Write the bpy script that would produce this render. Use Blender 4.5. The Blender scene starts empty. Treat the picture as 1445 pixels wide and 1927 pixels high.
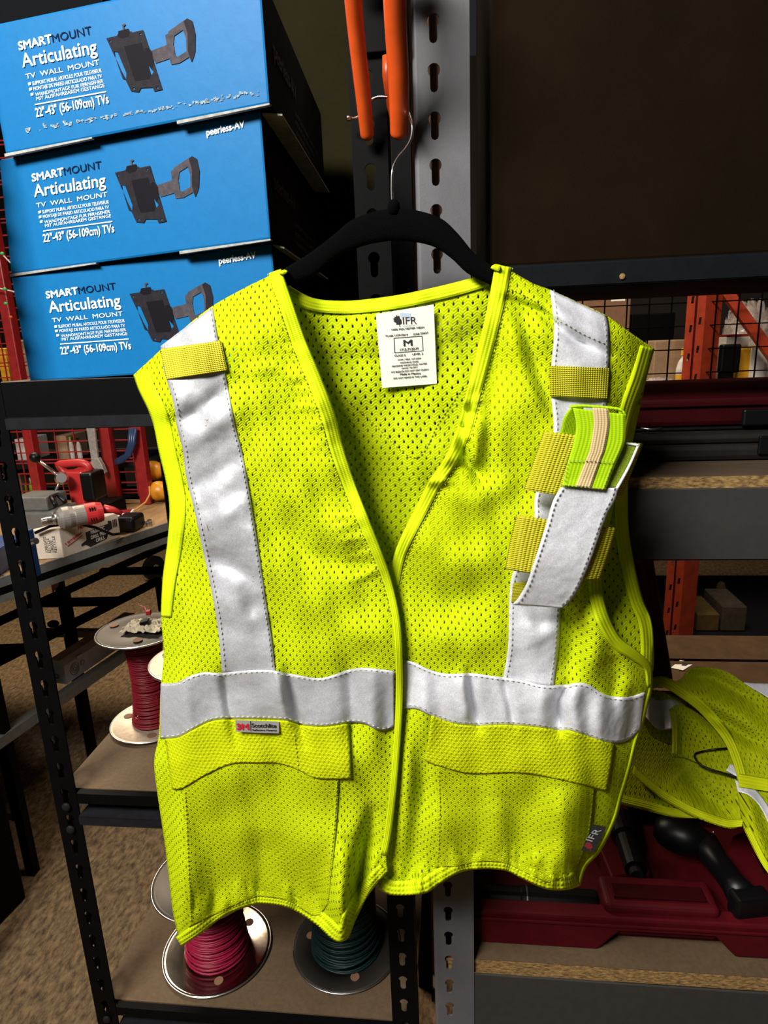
import bpy, math, random
import numpy as np
from mathutils import Vector, Matrix
from mathutils.geometry import tessellate_polygon

random.seed(7)
rng = np.random.RandomState(5)
SC = bpy.context.scene
COL = SC.collection

# ------------------------------------------------------------------ camera
CZ = 1.35                                   # camera height above the floor
FPX, PITCH, YAW, ROLL = 1210.0, math.radians(14.5), math.radians(6.5), -math.radians(2.3)
FW = np.array([-math.sin(YAW) * math.cos(PITCH), math.cos(YAW) * math.cos(PITCH), -math.sin(PITCH)])
_R0 = np.array([math.cos(YAW), math.sin(YAW), 0.0])
_U0 = np.cross(_R0, FW)
RT = math.cos(ROLL) * _R0 + math.sin(ROLL) * _U0
UP = math.cos(ROLL) * _U0 - math.sin(ROLL) * _R0
CAM = np.array([0.0, 0.0, CZ])
cam = bpy.data.cameras.new('camera')
cam.sensor_fit = 'HORIZONTAL'
cam.sensor_width = 36.0
cam.lens = FPX * 36.0 / 1445.0
cam.clip_start = 0.02
camo = bpy.data.objects.new('camera', cam)
COL.objects.link(camo)
camo.matrix_world = Matrix(((RT[0], UP[0], -FW[0], CAM[0]), (RT[1], UP[1], -FW[1], CAM[1]),
                            (RT[2], UP[2], -FW[2], CAM[2]), (0, 0, 0, 1)))
SC.camera = camo

# ------------------------------------------------------------------ exposure, world, lights
SC.view_settings.view_transform = 'Standard'
SC.view_settings.look = 'None'
SC.view_settings.gamma = 1.0
SC.view_settings.use_curve_mapping = False
SC.view_settings.exposure = 0.0
SC.cycles.transparent_max_bounces = 24
w = bpy.data.worlds.new('world')
SC.world = w
w.use_nodes = True
w.node_tree.nodes['Background'].inputs[0].default_value = (0.9, 0.95, 1.0, 1)
w.node_tree.nodes['Background'].inputs[1].default_value = 0.018


def area(name, loc, aim, size, size_y, power, col=(1, 1, 1), spread=180):
    l = bpy.data.lights.new(name, 'AREA')
    l.shape = 'RECTANGLE'
    l.size, l.size_y, l.energy, l.color = size, size_y, power, col
    l.spread = math.radians(spread)
    o = bpy.data.objects.new(name, l)
    COL.objects.link(o)
    o.location = loc
    d = Vector(aim) - Vector(loc)
    o.rotation_euler = d.to_track_quat('-Z', 'Y').to_euler()
    return o


area('ceiling_lamp', (-0.85, -0.6, 2.45), (0.0, 0.6, 1.1), 0.9, 0.4, 84, (1.0, 0.97, 0.92))
area('bench_fill', (-1.7, 2.4, 2.9), (-1.3, 1.6, 0.5), 1.2, 0.3, 85, (1.0, 0.84, 0.62))  # added fill to brighten the bench and floor, stands for no known fixture
area('rack_fill', (0.35, 1.5, 2.7), (1.0, 2.6, 1.2), 1.0, 0.3, 40, (1.0, 0.85, 0.7))  # added fill to brighten the rack goods, stands for no known fixture


# ------------------------------------------------------------------ geometry helpers
def P(px, py, Y):
    """the point at depth Y (metres in front of the camera) seen at px, py"""
    d = FW + RT * ((px - 722.5) / FPX) + UP * ((963.5 - py) / FPX)
    return Vector(CAM + d * (Y / d[1]))


def PZ(px, py, z):
    d = FW + RT * ((px - 722.5) / FPX) + UP * ((963.5 - py) / FPX)
    return Vector(CAM + d * ((z - CZ) / d[2]))


def PP(px, py, o, n):
    d = Vector(FW + RT * ((px - 722.5) / FPX) + UP * ((963.5 - py) / FPX))
    c = Vector(CAM)
    return c + d * ((o - c).dot(n) / d.dot(n))


def PV(g, Y):
    """vectorised P: g (..., 2), Y (...)"""
    d = FW + RT * ((g[..., 0:1] - 722.5) / FPX) + UP * ((963.5 - g[..., 1:2]) / FPX)
    return CAM + d * (Y[..., None] / d[..., 1:2])


def root_loc(o):
    v = Vector((0, 0, 0))
    while o is not None:
        v += Vector(o.location)
        o = o.parent
    return v


class MB:
    def __init__(s):
        s.v, s.f, s.uv = [], [], None

    def add(s, vs, fs):
        n = len(s.v)
        s.v += [Vector(q) for q in vs]
        s.f += [tuple(i + n for i in f) for f in fs]
        return s

    def hexa(s, c):
        """8 corners: bottom 4 (ccw seen from above) then top 4"""
        return s.add(c, [(3, 2, 1, 0), (4, 5, 6, 7), (0, 1, 5, 4), (1, 2, 6, 5), (2, 3, 7, 6), (3, 0, 4, 7)])

    def box(s, a, b):
        x0, y0, z0 = a
        x1, y1, z1 = b
        return s.hexa([(x0, y0, z0), (x1, y0, z0), (x1, y1, z0), (x0, y1, z0),
                       (x0, y0, z1), (x1, y0, z1), (x1, y1, z1), (x0, y1, z1)])

    def obox(s, c, ex, ey, ez, dims):
        """oriented box: centre c, unit axes, full dims"""
        c, ex, ey, ez = Vector(c), Vector(ex) * dims[0] / 2, Vector(ey) * dims[1] / 2, Vector(ez) * dims[2] / 2
        return s.hexa([c - ex - ey - ez, c + ex - ey - ez, c + ex + ey - ez, c - ex + ey - ez,
                       c - ex - ey + ez, c + ex - ey + ez, c + ex + ey + ez, c - ex + ey + ez])

    def bar(s, a, b, w, h, up=(0, 0, 1)):
        a, b = Vector(a), Vector(b)
        x = (b - a).normalized()
        y = Vector(up).cross(x).normalized()
        return s.obox((a + b) / 2, x, y, x.cross(y), ((b - a).length, w, h))

    def tube(s, pts, r, n=10, caps=True, closed=False):
        pts = [Vector(p) for p in pts]
        m = len(pts)
        rs = r if isinstance(r, (list, tuple)) else [r] * m
        up = None
        base = len(s.v)
        for i, p in enumerate(pts):
            if closed:
                t = (pts[(i + 1) % m] - pts[i - 1])
            else:
                t = pts[min(i + 1, m - 1)] - pts[max(i - 1, 0)]
            t = t.normalized() if t.length > 1e-9 else Vector((0, 0, 1))
            if up is None:
                up = Vector((0, 0, 1)) if abs(t.z) < .9 else Vector((1, 0, 0))
            a = t.cross(up).normalized()
            b = a.cross(t).normalized()
            up = b
            for k in range(n):
                q = 2 * math.pi * k / n
                s.v.append(p + a * (math.cos(q) * rs[i]) + b * (math.sin(q) * rs[i]))
        for i in range(m if closed else m - 1):
            j = (i + 1) % m
            for k in range(n):
                l = (k + 1) % n
                s.f.append((base + i * n + k, base + i * n + l, base + j * n + l, base + j * n + k))
        if caps and not closed:
            s.f.append(tuple(base + k for k in range(n))[::-1])
            s.f.append(tuple(base + (m - 1) * n + k for k in range(n)))
        return s

    def lathe(s, prof, o, ax=(0, 0, 1), n=48):
        """prof: (r, h) pairs along axis ax from o"""
        o, ax = Vector(o), Vector(ax).normalized()
        a = ax.orthogonal().normalized()
        b = ax.cross(a)
        base = len(s.v)
        for r, h in prof:
            for k in range(n):
                q = 2 * math.pi * k / n
                s.v.append(o + ax * h + (a * math.cos(q) + b * math.sin(q)) * max(r, 1e-5))
        for i in range(len(prof) - 1):
            for k in range(n):
                l = (k + 1) % n
                s.f.append((base + i * n + k, base + i * n + l, base + (i + 1) * n + l, base + (i + 1) * n + k))
        return s

    def prism(s, poly, ext, holes=()):
        """poly: list of 3-D points (planar), extruded by vector ext"""
        ext = Vector(ext)
        loops = [[Vector(q) for q in poly]] + [[Vector(q) for q in h] for h in holes]
        flat = [q for l in loops for q in l]
        n = len(flat)
        tris = tessellate_polygon(loops)
        base = len(s.v)
        s.v += flat + [q + ext for q in flat]
        for t in tris:
            s.f.append(tuple(base + i for i in t))
            s.f.append(tuple(base + n + i for i in t)[::-1])
        k = 0
        for l in loops:
            for i in range(len(l)):
                j = (i + 1) % len(l)
                s.f.append((base + k + i, base + k + j, base + n + k + j, base + n + k + i))
            k += len(l)
        return s

    def sphere(s, c, r, nu=20, nv=12, squash=(1, 1, 1), ax=None):
        base = len(s.v)
        c = Vector(c)
        for j in range(nv + 1):
            t = math.pi * j / nv
            for i in range(nu):
                p = 2 * math.pi * i / nu
                s.v.append(c + Vector((r * squash[0] * math.sin(t) * math.cos(p), r * squash[1] * math.sin(t) * math.sin(p), r * squash[2] * math.cos(t))))
        for j in range(nv):
            for i in range(nu):
                k = (i + 1) % nu
                s.f.append((base + j * nu + i, base + (j + 1) * nu + i, base + (j + 1) * nu + k, base + j * nu + k))
        return s

    def build(s, name, m, parent=None, smooth=False, bevel=0, thick=0, fix=True, seg=2):
        me = bpy.data.meshes.new(name)
        off = root_loc(parent) if parent else Vector((0, 0, 0))
        me.from_pydata([tuple(q - off) for q in s.v], [], s.f)
        if s.uv is not None:
            ul = me.uv_layers.new(name='UVMap')
            arr = np.empty(len(me.loops) * 2, dtype=np.float32)
            li = np.empty(len(me.loops), dtype=np.int32)
            me.loops.foreach_get('vertex_index', li)
            arr[0::2] = s.uv[li, 0]
            arr[1::2] = s.uv[li, 1]
            ul.data.foreach_set('uv', arr)
        me.update()
        if fix:
            import bmesh
            b = bmesh.new()
            b.from_mesh(me)
            bmesh.ops.recalc_face_normals(b, faces=b.faces)
            b.to_mesh(me)
            b.free()
        if isinstance(m, (list, tuple)):
            for q in m:
                me.materials.append(q)
        else:
            me.materials.append(m)
        if smooth:
            me.polygons.foreach_set('use_smooth', [True] * len(me.polygons))
        o = bpy.data.objects.new(name, me)
        COL.objects.link(o)
        if parent:
            o.parent = parent
        if thick:
            md = o.modifiers.new('Solidify', 'SOLIDIFY')
            md.thickness = thick
            md.offset = 0
        if bevel:
            md = o.modifiers.new('Bevel', 'BEVEL')
            md.width = bevel
            md.segments = seg
            md.limit_method = 'ANGLE'
            md.angle_limit = math.radians(40)
        return o


def tag(o, label=None, cat=None, group=None, kind=None):
    if label: o['label'] = label
    if cat: o['category'] = cat
    if group: o['group'] = group
    if kind: o['kind'] = kind
    return o


def thing(name, label, cat, loc=(0, 0, 0), group=None):
    o = bpy.data.objects.new(name, None)
    o.empty_display_size = .05
    COL.objects.link(o)
    o.location = loc
    return tag(o, label, cat, group)


# ------------------------------------------------------------------ material helpers
class NT:
    def __init__(s, name):
        s.m = bpy.data.materials.new(name)
        s.m.use_nodes = True
        s.t = s.m.node_tree
        s.b = s.t.nodes['Principled BSDF']
        s.out = s.t.nodes['Material Output']

    def n(s, typ, **kw):
        q = s.t.nodes.new(typ)
        for k, v in kw.items():
            if k.startswith('i_'):
                key = k[2:]
                q.inputs[int(key) if key.isdigit() else key.replace('_', ' ')].default_value = v
            else:
                setattr(q, k, v)
        return q

    def l(s, a, b):
        s.t.links.new(a, b)

    def math(s, op, a, b=None, c=None):
        q = s.n('ShaderNodeMath', operation=op)
        for i, x in enumerate((a, b, c)):
            if x is None: continue
            if isinstance(x, (int, float)): q.inputs[i].default_value = x
            else: s.l(x, q.inputs[i])
        return q.outputs[0]


def mat(name, col, rough=.6, metal=0.0, noise=0.0, nscale=30.0, bump=0.0, bscale=200.0, spec=.5, stretch=(1, 1, 1), col2=None, detail=4.0):
    k = NT(name)
    b = k.b
    b.inputs['Roughness'].default_value = rough
    b.inputs['Metallic'].default_value = metal
    b.inputs['Specular IOR Level'].default_value = spec
    b.inputs['Base Color'].default_value = (*col, 1)
    if noise or bump:
        tc = k.n('ShaderNodeTexCoord')
        mp = k.n('ShaderNodeMapping')
        mp.inputs['Scale'].default_value = stretch
        k.l(tc.outputs['Object'], mp.inputs['Vector'])
    if noise:
        nz = k.n('ShaderNodeTexNoise', i_Scale=nscale, i_Detail=detail, i_Roughness=.65)
        k.l(mp.outputs[0], nz.inputs['Vector'])
        cr = k.n('ShaderNodeValToRGB')
        c2 = col2 if col2 else tuple(c * (1 - noise) for c in col)
        cr.color_ramp.elements[0].position = .35
        cr.color_ramp.elements[1].position = .65
        cr.color_ramp.elements[0].color = (*c2, 1)
        cr.color_ramp.elements[1].color = (*col, 1)
        k.l(nz.outputs[0], cr.inputs[0])
        k.l(cr.outputs[0], b.inputs['Base Color'])
    if bump:
        nb = k.n('ShaderNodeTexNoise', i_Scale=bscale, i_Detail=3.0)
        k.l(mp.outputs[0], nb.inputs['Vector'])
        bp = k.n('ShaderNodeBump', i_Strength=bump, i_Distance=.002)
        k.l(nb.outputs[0], bp.inputs['Height'])
        k.l(bp.outputs[0], b.inputs['Normal'])
    return k.m


def mesh_cloth(name, col, dark, holes=True, pitch=(.0069, .0046), hole=(.082, .27)):
    """hi-vis knitted mesh: staggered oval holes and a fine zig-zag knit, laid out in fabric UV metres"""
    k = NT(name)
    b = k.b
    b.inputs['Roughness'].default_value = .75
    b.inputs['Specular IOR Level'].default_value = .08
    b.inputs['Sheen Weight'].default_value = .0
    tc = k.n('ShaderNodeTexCoord')
    nz = k.n('ShaderNodeTexNoise', i_Scale=22.0, i_Detail=1.0)
    k.l(tc.outputs['UV'], nz.inputs['Vector'])
    sep = k.n('ShaderNodeSeparateXYZ')
    k.l(tc.outputs['UV'], sep.inputs[0])
    sn = k.n('ShaderNodeSeparateXYZ')
    k.l(nz.outputs['Color'], sn.inputs[0])
    u = k.math('ADD', k.math('DIVIDE', sep.outputs[0], pitch[0]), k.math('MULTIPLY', sn.outputs[0], 1.1))
    v = k.math('ADD', k.math('DIVIDE', sep.outputs[1], pitch[1]), k.math('MULTIPLY', sn.outputs[1], 1.1))
    row = k.math('FLOOR', v)
    st = k.math('MULTIPLY', k.math('FLOORED_MODULO', row, 2.0), .5)
    fx = k.math('SUBTRACT', k.math('FRACT', k.math('ADD', u, st)), .5)
    fy = k.math('SUBTRACT', k.math('FRACT', v), .5)
    ex = k.math('POWER', k.math('DIVIDE', k.math('ABSOLUTE', fx), hole[0]), 2.0)
    ey = k.math('POWER', k.math('DIVIDE', k.math('ABSOLUTE', fy), hole[1]), 2.0)
    d = k.math('ADD', ex, ey)
    # knit relief
    kw = k.math('SINE', k.math('MULTIPLY', k.math('ADD', v, k.math('MULTIPLY', k.math('PINGPONG', u, .5), 1.2)), 12.566))
    hb = k.math('MULTIPLY', k.math('MINIMUM', d, 2.5), .5)
    h = k.math('ADD', k.math('MULTIPLY', kw, .22), hb)
    bp = k.n('ShaderNodeBump', i_Strength=.55, i_Distance=.0012)
    k.l(h, bp.inputs['Height'])
    k.l(bp.outputs[0], b.inputs['Normal'])
    n2 = k.n('ShaderNodeTexNoise', i_Scale=420.0, i_Detail=2.0)
    k.l(tc.outputs['UV'], n2.inputs['Vector'])
    cr = k.n('ShaderNodeValToRGB')
    cr.color_ramp.elements[0].position = .3
    cr.color_ramp.elements[1].position = .68
    cr.color_ramp.elements[0].color = (*dark, 1)
    cr.color_ramp.elements[1].color = (*col, 1)
    k.l(k.math('ADD', k.math('MULTIPLY', n2.outputs[0], .75), k.math('MULTIPLY', kw, .09)), cr.inputs[0])
    k.l(cr.outputs[0], b.inputs['Base Color'])
    tl = k.n('ShaderNodeBsdfTranslucent')
    k.l(cr.outputs[0], tl.inputs[0])
    mx = k.n('ShaderNodeMixShader', i_0=.12)
    k.l(b.outputs[0], mx.inputs[1])
    k.l(tl.outputs[0], mx.inputs[2])
    if holes:
        tr = k.n('ShaderNodeBsdfTransparent')
        m2 = k.n('ShaderNodeMixShader')
        k.l(k.math('LESS_THAN', d, 1.0), m2.inputs[0])
        k.l(mx.outputs[0], m2.inputs[1])
        k.l(tr.outputs[0], m2.inputs[2])
        k.l(m2.outputs[0], k.out.inputs[0])
    else:
        k.l(mx.outputs[0], k.out.inputs[0])
    return k.m


def rib_cloth(name, col, n=5.0, strength=.5, cross=0.0, col2=None):
    """bound edge or woven strap: ribs run along UV.y (metres), UV.x goes 0..1 across"""
    k = NT(name)
    b = k.b
    b.inputs['Roughness'].default_value = .7
    b.inputs['Specular IOR Level'].default_value = .1
    b.inputs['Base Color'].default_value = (*col, 1)
    tc = k.n('ShaderNodeTexCoord')
    sep = k.n('ShaderNodeSeparateXYZ')
    k.l(tc.outputs['UV'], sep.inputs[0])
    a = k.math('SINE', k.math('MULTIPLY', sep.outputs[0], 6.2832 * n))
    c = k.math('SINE', k.math('MULTIPLY', sep.outputs[1], 6.2832 / (.0042 if 'hem' in name else .0016)))
    if cross:
        h = k.math('MULTIPLY', k.math('ADD', a, 1.2), k.math('ADD', c, 1.2))
    else:
        h = k.math('ADD', a, k.math('MULTIPLY', c, .25))
    bp = k.n('ShaderNodeBump', i_Strength=strength, i_Distance=.0006)
    k.l(h, bp.inputs['Height'])
    k.l(bp.outputs[0], b.inputs['Normal'])
    if col2:
        cr = k.n('ShaderNodeValToRGB')
        cr.color_ramp.elements[0].color = (*col2, 1)
        cr.color_ramp.elements[1].color = (*col, 1)
        cr.color_ramp.elements[1].position = .6
        k.l(k.math('MULTIPLY', h, .3 if cross else .9), cr.inputs[0])
        k.l(cr.outputs[0], b.inputs['Base Color'])
    return k.m


def silver(name, col, rough=.42, metal=.35):
    k = NT(name)
    b = k.b
    b.inputs['Metallic'].default_value = metal
    b.inputs['Roughness'].default_value = rough
    tc = k.n('ShaderNodeTexCoord')
    nz = k.n('ShaderNodeTexNoise', i_Scale=900.0, i_Detail=2.0)
    k.l(tc.outputs['Object'], nz.inputs['Vector'])
    cr = k.n('ShaderNodeValToRGB')
    cr.color_ramp.elements[0].position = .3
    cr.color_ramp.elements[1].position = .7
    cr.color_ramp.elements[0].color = (*[c * .72 for c in col], 1)
    cr.color_ramp.elements[1].color = (*col, 1)
    k.l(nz.outputs[0], cr.inputs[0])
    k.l(cr.outputs[0], b.inputs['Base Color'])
    n2 = k.n('ShaderNodeTexNoise', i_Scale=38.0, i_Detail=2.0)
    k.l(tc.outputs['Object'], n2.inputs['Vector'])
    bp = k.n('ShaderNodeBump', i_Strength=.5, i_Distance=.006)
    k.l(n2.outputs[0], bp.inputs['Height'])
    k.l(bp.outputs[0], b.inputs['Normal'])
    return k.m


M = {}
M['lime'] = mesh_cloth('hi_vis_mesh', (.66, .78, .004), (.50, .62, .003))
M['lime_back'] = mesh_cloth('hi_vis_mesh_inside', (.62, .74, .004), (.46, .57, .003), pitch=(.0084, .0052), hole=(.10, .28))
M['lime_solid'] = mesh_cloth('hi_vis_flap_cloth', (.66, .75, .004), (.54, .62, .003), holes=False, pitch=(.0046, .0036), hole=(.2, .3))
M['lime_pocket'] = mesh_cloth('hi_vis_pocket_mesh', (.63, .73, .004), (.45, .55, .003), pitch=(.0072, .0042), hole=(.075, .2))
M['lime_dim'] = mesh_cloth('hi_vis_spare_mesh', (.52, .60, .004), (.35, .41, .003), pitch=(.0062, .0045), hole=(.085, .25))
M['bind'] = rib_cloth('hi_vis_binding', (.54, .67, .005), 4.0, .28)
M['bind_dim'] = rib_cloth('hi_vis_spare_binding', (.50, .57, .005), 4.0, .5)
M['hem'] = rib_cloth('hi_vis_hem', (.57, .70, .005), 3.0, .45, 1)
M['web'] = rib_cloth('yellow_webbing', (.74, .66, .05), 26.0, .7, 1, (.50, .44, .02))
M['web2'] = rib_cloth('olive_yellow_webbing', (.62, .58, .03), 26.0, .7, 1, (.40, .36, .012))
M['elastic'] = rib_cloth('lime_elastic', (.38, .62, .006), 13.0, .22)
M['elastic_tan'] = rib_cloth('tan_stripe', (.62, .47, .24), 5.0, .3)
M['velcro'] = mat('green_velcro', (.27, .38, .012), .9, noise=.3, nscale=500, bump=.5, bscale=800)
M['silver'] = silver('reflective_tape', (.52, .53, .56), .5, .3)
M['silver_lit'] = silver('reflective_tape_lit', (.76, .77, .82), .5, .2)  # same tape as silver, with the light it throws back painted in
M['thread'] = mat('grey_thread', (.33, .32, .28), .8)
M['thread_light'] = mat('pale_thread', (.62, .62, .50), .8)
M['thread_lime'] = mat('lime_thread', (.50, .55, .004), .8)
M['label'] = mat('white_label', (.80, .78, .70), .7, noise=.06, nscale=40)
M['ink'] = mat('black_ink', (.015, .015, .015), .6)
M['ink_blue'] = mat('pale_blue_smudge', (.42, .53, .66), .7)
M['label_grey'] = mat('grey_label', (.26, .25, .23), .7)
M['red_ink'] = mat('red_ink', (.42, .01, .02), .6)
M['label_black'] = mat('black_label', (.012, .012, .013), .6)
M['thread_red'] = mat('maroon_thread', (.16, .01, .015), .7)
M['thread_grey'] = mat('silver_thread', (.30, .30, .30), .7)
M['velvet'] = mat('black_velvet', (.0016, .0016, .0017), .95, bump=.4, bscale=900, spec=.03)
M['chrome'] = mat('chrome_wire', (.62, .56, .50), .22, 1.0)
M['orange'] = mat('orange_vinyl', (.62, .075, .008), .38, noise=.12, nscale=60)
M['blue'] = mat('blue_carton', (.005, .130, .335), .45, noise=.06, nscale=120, bump=.12, bscale=60, spec=.12)
M['blue_edge'] = mat('worn_carton_edge', (.30, .38, .42), .7, noise=.5, nscale=140)
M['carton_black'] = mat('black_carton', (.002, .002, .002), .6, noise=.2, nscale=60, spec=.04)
M['card_grey'] = mat('grey_board_edge', (.40, .385, .34), .85, noise=.35, nscale=120)
M['white'] = mat('white_print', (.86, .88, .86), .6, spec=.1)
M['navy'] = mat('navy_print', (.003, .009, .035), .6, spec=.05)
M['pic'] = mat('printed_charcoal', (.020, .018, .023), .6, noise=.3, nscale=200, spec=.05)
M['pic_lt'] = mat('printed_grey', (.075, .066, .075), .6, noise=.4, nscale=160, spec=.05)
M['pic_dk'] = mat('printed_black', (.007, .006, .009), .6, spec=.05)
M['faint'] = mat('faint_grey_print', (.055, .05, .045), .6)
M['black_metal'] = mat('black_metal', (.0018, .0018, .002), .6, noise=.3, nscale=50, spec=.06)
M['black_lip'] = mat('charcoal_metal', (.0105, .0105, .0125), .6, noise=.25, nscale=80, spec=.1)
M['grey_metal'] = mat('grey_metal', (.088, .088, .095), .6, noise=.10, nscale=70, bump=.06, bscale=500)
M['beam_shaded'] = mat('shaded_beam_metal', (.0062, .0072, .0085), .65, noise=.2, nscale=90, spec=.05)  # grey steel out of the lamp light, that shade put into the colour
M['beam_grey'] = mat('warm_grey_metal', (.036, .0335, .0315), .6, noise=.12, nscale=90, spec=.2)
M['board'] = mat('brown_shelf_board', (.10, .060, .028), .8, noise=.25, nscale=180, bump=.1, bscale=400)
M['osb'] = mat('chipboard_edge', (.36, .215, .07), .8, noise=.8, nscale=330, stretch=(.4, 1, 1.2), col2=(.09, .048, .014), bump=.5, bscale=300)
M['osb_top'] = mat('chipboard_top', (.075, .046, .024), .75, noise=.3, nscale=60, stretch=(.3, 1, 1))
M['card_shaded'] = mat('shaded_brown_carton', (.0088, .0050, .0018), .9, noise=.3, nscale=9, bump=.15, bscale=400, spec=.05)  # brown cardboard, near-black because shelf shade is put into the colour
M['olive'] = mat('shaded_olive_board', (.0165, .0135, .005), .9, noise=.2, nscale=12, spec=.05)  # shade under the shelf above is painted into this board colour
M['floor'] = mat('floor_concrete', (.26, .165, .075), .85, noise=.8, nscale=85, stretch=(1, .45, 1), col2=(.055, .033, .015), bump=.4, bscale=120, detail=10)
M['wall'] = mat('wall_paint', (.02, .014, .009), .9)
M['wood'] = mat('bench_wood', (.42, .24, .10), .6, noise=.35, nscale=50, stretch=(1, .2, 1))
M['rail'] = mat('grey_rail', (.13, .13, .12), .5, noise=.2, nscale=80)
M['rail_lt'] = mat('pale_rail', (.17, .165, .155), .5, noise=.25, nscale=60)
M['gutter'] = mat('galvanised_grey', (.52, .53, .52), .55, .0, noise=.2, nscale=50)
M['steel'] = mat('bright_steel', (.55, .53, .50), .28, 1.0)
M['flange'] = mat('spool_steel', (.42, .37, .32), .16, 1.0, noise=.3, nscale=14, bump=.25, bscale=22)
M['flange_pale'] = mat('spool_pale_steel', (.60, .49, .38), .45, .45, noise=.3, nscale=120)
M['flange_dark'] = mat('spool_dark_steel', (.055, .048, .04), .45, .5, noise=.3, nscale=12)
M['wire_red'] = mat('red_wire', (.19, .008, .018), .42, spec=.3)
M['wire_magenta'] = mat('magenta_wire', (.22, .005, .028), .42, spec=.3)
M['wire_green'] = mat('dark_green_wire', (.004, .018, .017), .45, spec=.3)
M['red'] = mat('red_paint', (.30, .012, .012), .4, noise=.3, nscale=60)
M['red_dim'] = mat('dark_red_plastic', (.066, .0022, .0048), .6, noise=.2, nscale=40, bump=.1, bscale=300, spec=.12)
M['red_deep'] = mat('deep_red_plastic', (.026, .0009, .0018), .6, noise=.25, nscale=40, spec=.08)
M['tool_red'] = mat('tool_red', (.48, .022, .022), .4)
M['tool_grey'] = mat('tool_alloy', (.30, .27, .24), .45, .4, noise=.2, nscale=80)
M['black_plastic'] = mat('black_plastic', (.0025, .0025, .003), .4, spec=.25)
M['grey_case'] = mat('charcoal_case', (.0125, .011, .010), .6, noise=.25, nscale=60, bump=.1, bscale=400, spec=.15)
M['rack_orange'] = mat('rack_orange', (.40, .042, .012), .5, noise=.3, nscale=30)
M['carton'] = mat('cardboard', (.20, .10, .05), .85, noise=.2, nscale=40)
M['carton_tan'] = mat('tan_cardboard', (.33, .21, .115), .85, noise=.2, nscale=40)
M['carton_white'] = mat('white_carton', (.62, .53, .42), .8, noise=.12, nscale=60)
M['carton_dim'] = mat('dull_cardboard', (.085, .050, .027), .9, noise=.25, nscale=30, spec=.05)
M['ochre_dim'] = mat('shaded_ochre', (.11, .065, .012), .8, noise=.4, nscale=40)  # ochre with the low deck's shade put into the colour
M['tan_dim'] = mat('shaded_tan', (.06, .045, .024), .85, noise=.4, nscale=40)  # tan darkened the same way, shade painted in
M['wrench'] = mat('worn_steel', (.42, .39, .35), .4, .35, noise=.3, nscale=90)
M['mesh_black'] = mat('black_wire_mesh', (.002, .002, .002), .9, spec=.02)
M['plastic_wrap'] = mat('clear_wrap', (.42, .36, .32), .18, noise=.5, nscale=50, bump=1.0, bscale=40)
M['jug'] = mat('yellow_plastic', (.70, .36, .02), .4)
M['dome'] = mat('amber_plastic', (.66, .26, .012), .35)
M['white_plastic'] = mat('white_plastic', (.60, .55, .50), .5)
M['hose'] = mat('blue_hose', (.012, .03, .085), .4)
M['bin_blue'] = mat('blue_plastic', (.012, .045, .16), .4)
M['lime_paint'] = mat('green_plastic', (.20, .38, .02), .5)
M['cord'] = mat('orange_cord', (.52, .22, .04), .5)
M['paper'] = mat('crumpled_paper', (.50, .43, .30), .8, noise=.3, nscale=80)
M['toolbox_orange'] = mat('toolbox_orange', (.48, .07, .012), .5)
M['led'] = mat('green_marker', (.03, .5, .08), .4)


# ------------------------------------------------------------------ curves in the picture's own measure, patches
def smooth(pts, n):
    """Catmull-Rom through pts, resampled to n+1 points evenly by length"""
    p = np.array(pts, float)
    q = np.vstack([2 * p[0] - p[1], p, 2 * p[-1] - p[-2]])
    out = []
    for i in range(1, len(q) - 2):
        a, b, c, d = q[i - 1], q[i], q[i + 1], q[i + 2]
        for t in np.linspace(0, 1, 12, endpoint=False):
            out.append(.5 * ((2 * b) + (c - a) * t + (2 * a - 5 * b + 4 * c - d) * t * t + (3 * b - a - 3 * c + d) * t ** 3))
    out.append(p[-1])
    out = np.array(out)
    s = np.r_[0, np.cumsum(np.linalg.norm(np.diff(out, axis=0), axis=1))]
    k = np.linspace(0, s[-1], n + 1)
    return np.c_[np.interp(k, s, out[:, 0]), np.interp(k, s, out[:, 1])]


def coons(top, bottom, left, right, nu, nv):
    T, B = smooth(top, nu), smooth(bottom, nu)
    L, R = smooth(left, nv), smooth(right, nv)
    u = np.linspace(0, 1, nu + 1)[None, :, None]
    v = np.linspace(0, 1, nv + 1)[:, None, None]
    g = (1 - v) * T[None] + v * B[None] + (1 - u) * L[:, None] + u * R[:, None]
    g -= (1 - u) * (1 - v) * T[0] + u * (1 - v) * T[-1] + (1 - u) * v * B[0] + u * v * B[-1]
    return g


def band(e0, e1, nu, nv):
    A, B = smooth(e0, nv), smooth(e1, nv)
    u = np.linspace(0, 1, nu + 1)[None, :, None]
    return (1 - u) * A[:, None] + u * B[:, None]


def offset(pts, d, n=60):
    """the curve pts moved sideways by d pixels (positive = to the right of travel, picture y down)"""
    c = smooth(pts, n)
    t = np.gradient(c, axis=0)
    t /= np.linalg.norm(t, axis=1)[:, None] + 1e-9
    nrm = np.c_[-t[:, 1], t[:, 0]]
    if not np.isscalar(d):
        d = np.interp(np.linspace(0, 1, n + 1), np.linspace(0, 1, len(d)), d)[:, None]
    return c, c + nrm * d


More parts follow.
